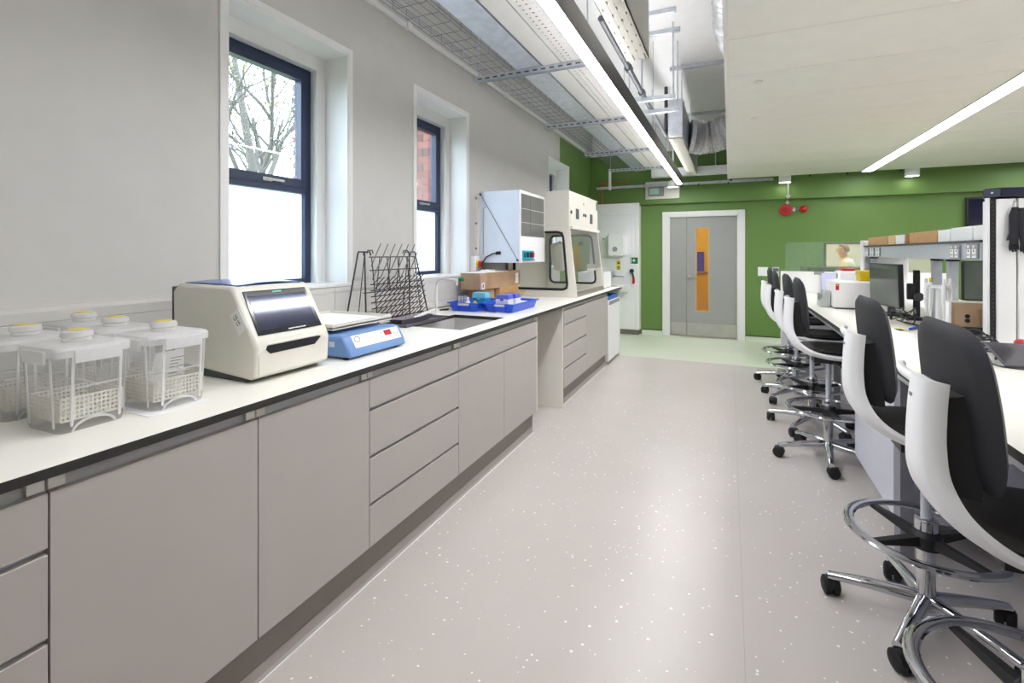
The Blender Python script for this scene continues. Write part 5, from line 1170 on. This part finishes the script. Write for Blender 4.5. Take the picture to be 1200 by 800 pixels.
def shell_mesh():
    m = MB(); th = 0.024; n = 10
    def section(i, k):
        p = pf[i]; d_ = Vector(pf[min(i+1, len(pf)-1)][:2])-Vector(pf[max(i-1, 0)][:2]); d_.normalize(); nrm = Vector((-d_.y, d_.x))
        row = []
        for j in range(n+1):
            v = -1+2*j/n; lift = (p[4] if v < 0 else p[5])*(0.35*v*v+0.65*v**6)
            q = Vector((p[0], p[1]))+nrm*(lift+k*(1.0 if abs(v) < 0.99 else 0.6))
            row.append((q.x, p[2]+(p[3]-p[2])*(v+1)/2, q.y))
        return row
    front = [section(i, th/2) for i in range(len(pf))]; back = [section(i, -th/2) for i in range(len(pf))]
    m.grid(front); m.grid([list(reversed(r_)) for r_ in back])
    m.grid([[front[i][0] for i in range(len(pf))], [back[i][0] for i in range(len(pf))]]); m.grid([[back[i][-1] for i in range(len(pf))], [front[i][-1] for i in range(len(pf))]])
    m.grid([back[0], front[0]]); m.grid([front[-1], back[-1]])
    return m
ME = {}
ME['shell'] = shell_mesh().mesh('shell', M_white, ang=50)
def pillow(outline, bow, th, rings=9):
    """closed cushion: rings of the outline shrink to the middle, thickness rounds off at the rim"""
    m = MB(); n = len(outline); sides = []
    for sgn in (1, -1):
        rows = []
        for r_ in range(rings+1):
            f = 1-r_/rings; t_ = th*(1-f**7)**0.5
            row = [bow(y*f, z*f, sgn*t_) for y, z in outline]; rows.append(row+[row[0]])
        sides.append(rows)
    m.grid(sides[0]); m.grid([list(reversed(r_)) for r_ in sides[1]])
    return m
def superell(w_, h_, n_, k, top, cnt=48):
    out = []
    for i in range(cnt):
        a_ = 2*pi*i/cnt; c_, s_ = cos(a_), sin(a_)
        r_ = (abs(c_)**n_+abs(s_)**n_)**(-1/n_); y, z = w_*c_*r_, h_*s_*r_; t_ = z/h_
        y *= (1-top*max(0, t_)**1.6) if t_ > 0 else (1-k*abs(t_)**2); out.append((y, z))
    return out
ME['pad'] = pillow(superell(0.212, 0.186, 5.5, 0.08, 0.10), lambda y, z, t_: (-0.166-0.10*z+t_+0.32*y*y, y, 1.026+z), 0.02).mesh('back_cushion', M_fab, ang=60)
def seatbow(y, x, t_):
    z = 0.738+t_+0.35*y*y
    if x < -0.10: z += 1.2*(x+0.10)**2
    return (x+0.03, y, z)
ME['seat'] = pillow(superell(0.192, 0.205, 4.0, 0.08, 0.06), seatbow, 0.018).mesh('seat_cushion', M_seat, ang=60)
ME['spine'] = MB().hexa([(-0.245, -0.12, 0.83), (-0.155, -0.14, 0.83), (-0.155, 0.13, 0.83), (-0.215, 0.10, 0.83), (-0.24, -0.115, 1.04), (-0.172, -0.13, 1.06), (-0.172, 0.12, 1.06), (-0.215, 0.10, 1.04)]).mesh('back_carrier', M_black)
hb = MB(); rows = []
for i in range(9):
    u = i/8; y_ = -0.06+0.225*u; x_ = -0.247-0.004*sin(pi*u)+0.026*u**2.5; z_ = 1.072-0.004*u; h_ = 0.014-0.004*u
    rows.append([(x_+0.011*cos(q*pi/4), y_, z_+h_*sin(q*pi/4)) for q in range(9)])
hb.grid(rows).add([rows[-1][q] for q in range(8)], [tuple(range(8))])
ME['bar'] = hb.mesh('handle_bar', M_white, ang=60)
ME['badge'] = MB().box(-0.2665, -0.262, -0.075, -0.061, 1.035, 1.043).mesh('badge', M_grey)
ME['mech'] = MB().box(-0.09, 0.11, -0.06, 0.06, 0.652, 0.69).tube([(0.02, -0.05, 0.665), (0.04, -0.16, 0.66), (0.05, -0.2, 0.655)], 0.008, 6).mesh('tilt_mechanism', M_black)
ME['rod'] = MB().lathe([(0.0165, 0.38), (0.0165, 0.66)], 16).mesh('gas_rod', M_alu)
ME['tube'] = MB().lathe([(0.0, 0.075), (0.03, 0.075), (0.033, 0.10), (0.028, 0.13), (0.028, 0.40), (0.024, 0.408), (0.0, 0.408)], 18).mesh('column_tube', M_chrome)
ME['collar'] = MB().lathe([(0.03, 0.362), (0.036, 0.365), (0.036, 0.40), (0.03, 0.403)], 18).mesh('chrome_collar', M_chrome)
ME['hub'] = MB().lathe([(0.029, 0.30), (0.046, 0.30), (0.048, 0.345), (0.038, 0.362), (0.029, 0.362)], 18).mesh('ring_hub', M_black)
ring = MB(); vs = []; n_, k_ = 56, 10
for i in range(n_):
    a_ = 2*pi*i/n_
    for j in range(k_):
        b_ = 2*pi*j/k_; rr_ = 0.236+0.019*cos(b_); vs.append((rr_*cos(a_), rr_*sin(a_), 0.342+0.011*sin(b_)))
ring.add(vs, [(i*k_+j, ((i+1) % n_)*k_+j, ((i+1) % n_)*k_+(j+1) % k_, i*k_+(j+1) % k_) for i in range(n_) for j in range(k_)])
ME['ring'] = ring.mesh('foot_ring', M_chrome)
ME['spoke'] = MB().hexa([(0.04, -0.018, 0.312), (0.225, -0.012, 0.330), (0.225, 0.012, 0.330), (0.04, 0.018, 0.312), (0.04, -0.014, 0.345), (0.225, -0.010, 0.343), (0.225, 0.010, 0.343), (0.04, 0.014, 0.345)]).mesh('ring_spoke', M_black)
arm = MB(); rows = []
for u in range(9):
    t_ = u/8; x = 0.018+0.285*t_; z = 0.108-0.02*t_-0.012*t_**3; w_ = 0.026-0.008*t_; h_ = 0.024-0.008*t_
    rows.append([(x, w_*cos(q*pi/5), z+h_*sin(q*pi/5)) for q in range(10)])
vs = [p for r_ in rows for p in r_]
arm.add(vs, [(i*10+j, i*10+(j+1) % 10, (i+1)*10+(j+1) % 10, (i+1)*10+j) for i in range(8) for j in range(10)]+[tuple(range(80, 90)), tuple(range(9, -1, -1))])
ME['arm'] = arm.mesh('base_arm', M_chrome, ang=50)
ME['fork'] = MB().cyl((0, 0, 0.05), (0, 0, 0.088), 0.010, 10).box(-0.016, 0.036, -0.008, 0.008, 0.03, 0.066).mesh('caster_fork', M_black)
ME['wheel'] = MB().cyl((0.012, 0.005, 0.034), (0.012, 0.024, 0.034), 0.034, 20).cyl((0.012, 0.024, 0.034), (0.012, 0.030, 0.034), 0.034, 20, 0.024).mesh('wheel', M_rubber)
def inst(nm, key, parent, rz=0, loc=(0,0,0), sy=1):
    o = bpy.data.objects.new(nm, ME[key]); COL.objects.link(o); o.parent = parent; o.rotation_euler = (0, 0, rz); o.location = loc
    if sy < 0: o.scale = (1, -1, 1)
    return o
def stool(x, y, rz, brz, label):
    t = thing('lab_stool', label, 'stool', (x, y, 0), rz, 'black and white lab stools along the island')
    inst('white_shell', 'shell', t); bcu = inst('back_cushion', 'pad', t); inst('seat_cushion', 'seat', t); inst('back_carrier', 'spine', t); inst('tilt_mechanism', 'mech', t)
    inst('gas_rod', 'rod', t); inst('column_tube', 'tube', t); inst('chrome_collar', 'collar', t); inst('ring_hub', 'hub', t)
    fr_ = inst('foot_ring', 'ring', t)
    for q in range(4): inst('ring_spoke', 'spoke', fr_, brz*0.5+q*pi/2+0.35)
    for q in range(5):
        a_ = brz+q*2*pi/5
        inst('base_arm', 'arm', t, a_)
        c_ = bpy.data.objects.new('caster', ME['fork']); COL.objects.link(c_); c_.parent = t; c_.location = (0.29*cos(a_), 0.29*sin(a_), 0); c_.rotation_euler = (0, 0, a_*1.7+q*1.3+brz)
        inst('wheel', 'wheel', c_); inst('wheel', 'wheel', c_, pi, (0.024, 0, 0))
    inst('badge', 'badge', t); inst('handle_bar', 'bar', t)
    return t
stool(0.665, 1.535, 0.0, radians(10), 'black and white lab stool pulled up level with the dark tablet')
stool(0.66, 2.25, 0.0, radians(24), 'black and white lab stool level with the timber box and pipettes')
stool(0.60, 3.80, 0.0, radians(-24), 'black and white lab stool just past the slung lavender cabinet')
stool(0.59, 4.43, 0.03, radians(20), 'black and white lab stool beside the white centrifuge, third from the end screen')
stool(0.57, 5.22, -0.02, radians(10), 'black and white lab stool second from the white end screen')
stool(0.57, 5.86, 0.02, radians(30), 'black and white lab stool next to the white end screen')
# stool on the other side of the island
stool(2.15, 4.55, pi, radians(15), 'black and white lab stool on the far side of the island')

# ------------------------------------------------------------------ person in the room beyond
pp = thing('person', 'person in white lab coat sitting bent over work behind the internal window', 'person', (2.0, 10.6, 0))
skin = mat('skin', (206, 150, 124), 0.5); coat = mat('white_coat', (236, 238, 240), 0.7); trou = mat('dark_trousers', (50, 54, 66), 0.8); hair = mat('brown_hair', (120, 76, 50), 0.6)
V = {'pelvis': (0.10, 0, 0.72, .15, .13), 'waist': (0.07, 0, 0.88, .14, .12), 'chest': (0.0, 0, 1.08, .17, .13), 'upper': (-0.03, 0, 1.20, .15, .11), 'neck': (-0.075, 0, 1.285, .055, .055), 'skull0': (-0.10, 0, 1.345, .065, .07), 'skull1': (-0.115, 0, 1.42, .085, .08), 'skull2': (-0.10, 0, 1.495, .07, .07)}
E_ = [('pelvis', 'waist'), ('waist', 'chest'), ('chest', 'upper'), ('upper', 'neck'), ('neck', 'skull0'), ('skull0', 'skull1'), ('skull1', 'skull2')]
for s_, sg_ in (('l', 1), ('r', -1)):
    V.update({s_+'sh': (-0.03, sg_*0.17, 1.19, .075, .075), s_+'el': (-0.12, sg_*0.24, 0.95, .05, .05), s_+'wr': (-0.36, sg_*0.14, 0.90, .034, .034), s_+'ha': (-0.44, sg_*0.12, 0.90, .042, .02),
              s_+'hip': (0.06, sg_*0.10, 0.70, .10, .10), s_+'kn': (-0.36, sg_*0.12, 0.68, .07, .07), s_+'an': (-0.32, sg_*0.12, 0.30, .045, .045), s_+'fo': (-0.45, sg_*0.13, 0.265, .045, .03)})
    E_ += [('upper', s_+'sh'), (s_+'sh', s_+'el'), (s_+'el', s_+'wr'), (s_+'wr', s_+'ha'), ('pelvis', s_+'hip'), (s_+'hip', s_+'kn'), (s_+'kn', s_+'an'), (s_+'an', s_+'fo')]
    for q in range(4):
        k0, k1 = '%sf%da' % (s_, q), '%sf%db' % (s_, q); yo = sg_*0.12+(q-1.5)*0.019
        V[k0] = (-0.485, yo, 0.898, .009, .009); V[k1] = (-0.53+0.006*abs(q-1), yo, 0.878, .008, .008); E_ += [(s_+'ha', k0), (k0, k1)]
    V[s_+'th0'] = (-0.43, sg_*0.075, 0.885, .011, .011); V[s_+'th1'] = (-0.47, sg_*0.06, 0.872, .009, .009); E_ += [(s_+'ha', s_+'th0'), (s_+'th0', s_+'th1')]
names = list(V); me = bpy.data.meshes.new('body'); me.from_pydata([V[k][:3] for k in names], [(names.index(a_), names.index(b_)) for a_, b_ in E_], [])
bo = bpy.data.objects.new('body', me); COL.objects.link(bo)
sk = bo.modifiers.new('skin', 'SKIN'); sb = bo.modifiers.new('sub', 'SUBSURF'); sb.levels = 2; sb.render_levels = 2
for i, k in enumerate(names): me.skin_vertices[0].data[i].radius = V[k][3:]; me.skin_vertices[0].data[i].use_root = (k == 'pelvis')
dg = bpy.context.evaluated_depsgraph_get(); me2 = bpy.data.meshes.new_from_object(bo.evaluated_get(dg)); bpy.data.objects.remove(bo)
me2.materials.clear()
for m_ in (coat, skin, trou, M_black): me2.materials.append(m_)
for f in me2.polygons:
    c_ = f.center; f.use_smooth = True
    f.material_index = 1 if (c_.z > 1.265 or (c_.x < -0.385 and c_.z > 0.8)) else (0 if (c_.z > 0.76 or (c_.x > -0.25 and c_.z > 0.55)) else (2 if c_.z > 0.31 else 3))
bo = bpy.data.objects.new('body', me2); COL.objects.link(bo); bo.parent = pp
hm = MB(); rows = []
for i in range(9):
    u = i/8*pi*0.62; rows.append([(-0.098+0.088*sin(u)*cos(q*pi/8)*(1.05), 0.085*sin(u)*sin(q*pi/8), 1.44+0.108*cos(u)) if not (cos(q*pi/8) < -0.25 and u > 0.9) else (-0.098+0.080*sin(0.9)*cos(q*pi/8), 0.08*sin(0.9)*sin(q*pi/8), 1.44+0.108*cos(0.9)) for q in range(17)])
hm.grid(rows).build('hair', hair, pp, world=False, solid=0.012)
nm_ = MB().hexa([(-0.188, -0.012, 1.40), (-0.215, -0.008, 1.398), (-0.215, 0.008, 1.398), (-0.188, 0.012, 1.40), (-0.19, -0.006, 1.44), (-0.198, -0.004, 1.44), (-0.198, 0.004, 1.44), (-0.19, 0.006, 1.44)]); nm_.build('nose', skin, pp, world=False)
for sg_ in (-1, 1):
    MB().lathe([(0.0, -0.008), (0.009, 0), (0.0, 0.008)], 8, (-0.190, sg_*0.03, 1.445)).build('eye', M_black, pp, world=False); MB().lathe([(0.0, -0.025), (0.012, 0), (0.0, 0.025)], 8, (-0.10, sg_*0.088, 1.42)).build('ear', skin, pp, world=False)
MB().tube([(-0.178, -0.022, 1.372), (-0.184, 0, 1.370), (-0.178, 0.022, 1.372)], 0.005, 6).build('mouth', mat('lip', (170, 96, 88), 0.5), pp, world=False)
MB().tube([(-0.03+0.075*cos(q*pi/8), 0.085*sin(q*pi/8), 1.262-0.02*cos(q*pi/8+0.2)) for q in range(16)], 0.018, 6, closed=True).build('collar', coat, pp, world=False)
ps = thing('round_stool', 'dark round stool under the person in the white coat', 'stool', (2.1, 10.6, 0)); MB().lathe([(0.0, 0.55), (0.17, 0.55), (0.18, 0.57), (0.17, 0.60), (0.0, 0.605)], 20, (2.1, 10.6, 0)).build('seat', M_black, ps); MB().cyl((2.1, 10.6, 0.02), (2.1, 10.6, 0.55), 0.03, 12).build('column', M_chrome, ps); MB().lathe([(0.0, 0), (0.24, 0), (0.24, 0.012), (0.04, 0.03)], 20, (2.1, 10.6, 0)).build('base', M_black, ps); MB().tube([(2.1-0.45+0.0*q, 10.35+q*0.1, 0.22) for q in range(6)], 0.012, 6).build('foot_bar', M_chrome, ps)
td = thing('work_table', 'white work table in front of the seated person', 'table', (1.35, 10.6, 0)); B(1.0, 1.68, 9.9, 11.3, 0.83, 0.86).build('table_top', M_lam, td)
for x_ in (1.03, 1.63):
    for y_ in (9.95, 11.2): B(x_, x_+0.04, y_, y_+0.04, 0, 0.83).build('leg', M_grey, td)

# ------------------------------------------------------------------ outdoors
struct(B(-40, XW-0.35, -20, 30, -0.6, -0.5).build('ground', mat('grass_ground', (112, 128, 84), 0.9, var=0.2, scale=2)))
bw = sroot('wall_brick_wing', (-3.5, 4.05, 0)); B(-4.55, XW-0.31, 4.065, 4.3, -0.5, 5.0).build('mortar_core', mat('mortar', (140, 128, 118), 0.9), bw)
br = [mat('brick_red', (120, 58, 48), 0.85, var=0.15, scale=30), mat('brick_pink', (136, 74, 62), 0.85, var=0.15, scale=30), mat('brick_plum', (96, 52, 50), 0.85, var=0.15, scale=30)]
bms = []
for m_ in br: bms.append(MB().box(-0.1075, 0.1075, -0.01, 0.05, 0, 0.065).mesh('brick', m_, smooth=False))
random.seed(5)
for r_ in range(26):
    z = 1.75+r_*0.075; n_b = 9
    for c_ in range(n_b):
        x = -4.55+0.1125+c_*0.225+(0.1125 if r_ % 2 else -0.05)
        if x > XW-0.42: continue
        o = bpy.data.objects.new('brick', random.choice(bms)); COL.objects.link(o); o.parent = bw; o.location = (x+3.5, 4.065-4.05-0.002*random.random(), z)
tr = thing('bare_tree', 'pale spring tree with thin branches outside the first window', 'tree', (-6.6, 5.2, -0.5))
tk_ = MB(); random.seed(11); leaves = []
def branch(p, d_, l_, r_, depth):
    pts = [p]; q = p.copy(); dd = d_.copy()
    for i in range(5):
        dd = (dd+Vector((random.uniform(-.25, .25), random.uniform(-.25, .25), random.uniform(-.1, .22)))).normalized(); q = q+dd*l_/5; pts.append(q.copy())
    tk_.tube(pts, [r_*(1-0.12*i) for i in range(6)], 6)
    if depth > 0:
        for i in range(4):
            b_ = random.choice(pts[2:]); branch(b_, (dd+Vector((random.uniform(-1, 1), random.uniform(-1, 1), random.uniform(-.2, .8)))).normalized(), l_*0.62, r_*0.5, depth-1)
    else: leaves.extend(pts[2:])
branch(Vector((-6.6, 5.2, -0.5)), Vector((0, 0, 1)), 5.2, 0.10, 0); leaves.clear()
for i in range(7): branch(Vector((-6.6, 5.2, 1.6+0.1*i)), Vector((random.uniform(-.8, .8), random.uniform(-1, 1), 0.7)).normalized(), 2.0, 0.05, 2)
tk_.build('trunk_and_branches', mat('grey_bark', (74, 68, 62), 0.9), tr)
lf = MB()
for p in leaves:
    for _ in range(7):
        c_ = p+Vector((random.gauss(0, .14), random.gauss(0, .14), random.gauss(0, .12)))
        if c_.z > 2.9 and random.random() < 0.75: continue
        a_ = Vector((random.gauss(0, 1), random.gauss(0, 1), random.gauss(0, 1))).normalized()*0.035; b_ = a_.orthogonal().normalized()*0.02
        lf.add([c_-a_, c_+b_, c_+a_, c_-b_], [(0, 1, 2, 3)])
lo_ = lf.build('foliage', mat('pale_spring_leaves', (112, 116, 66), 0.7, var=0.2, scale=3), tr, smooth=False); lo_['kind'] = 'stuff'

for o in bpy.data.objects:
    if '_w' in o: del o['_w']
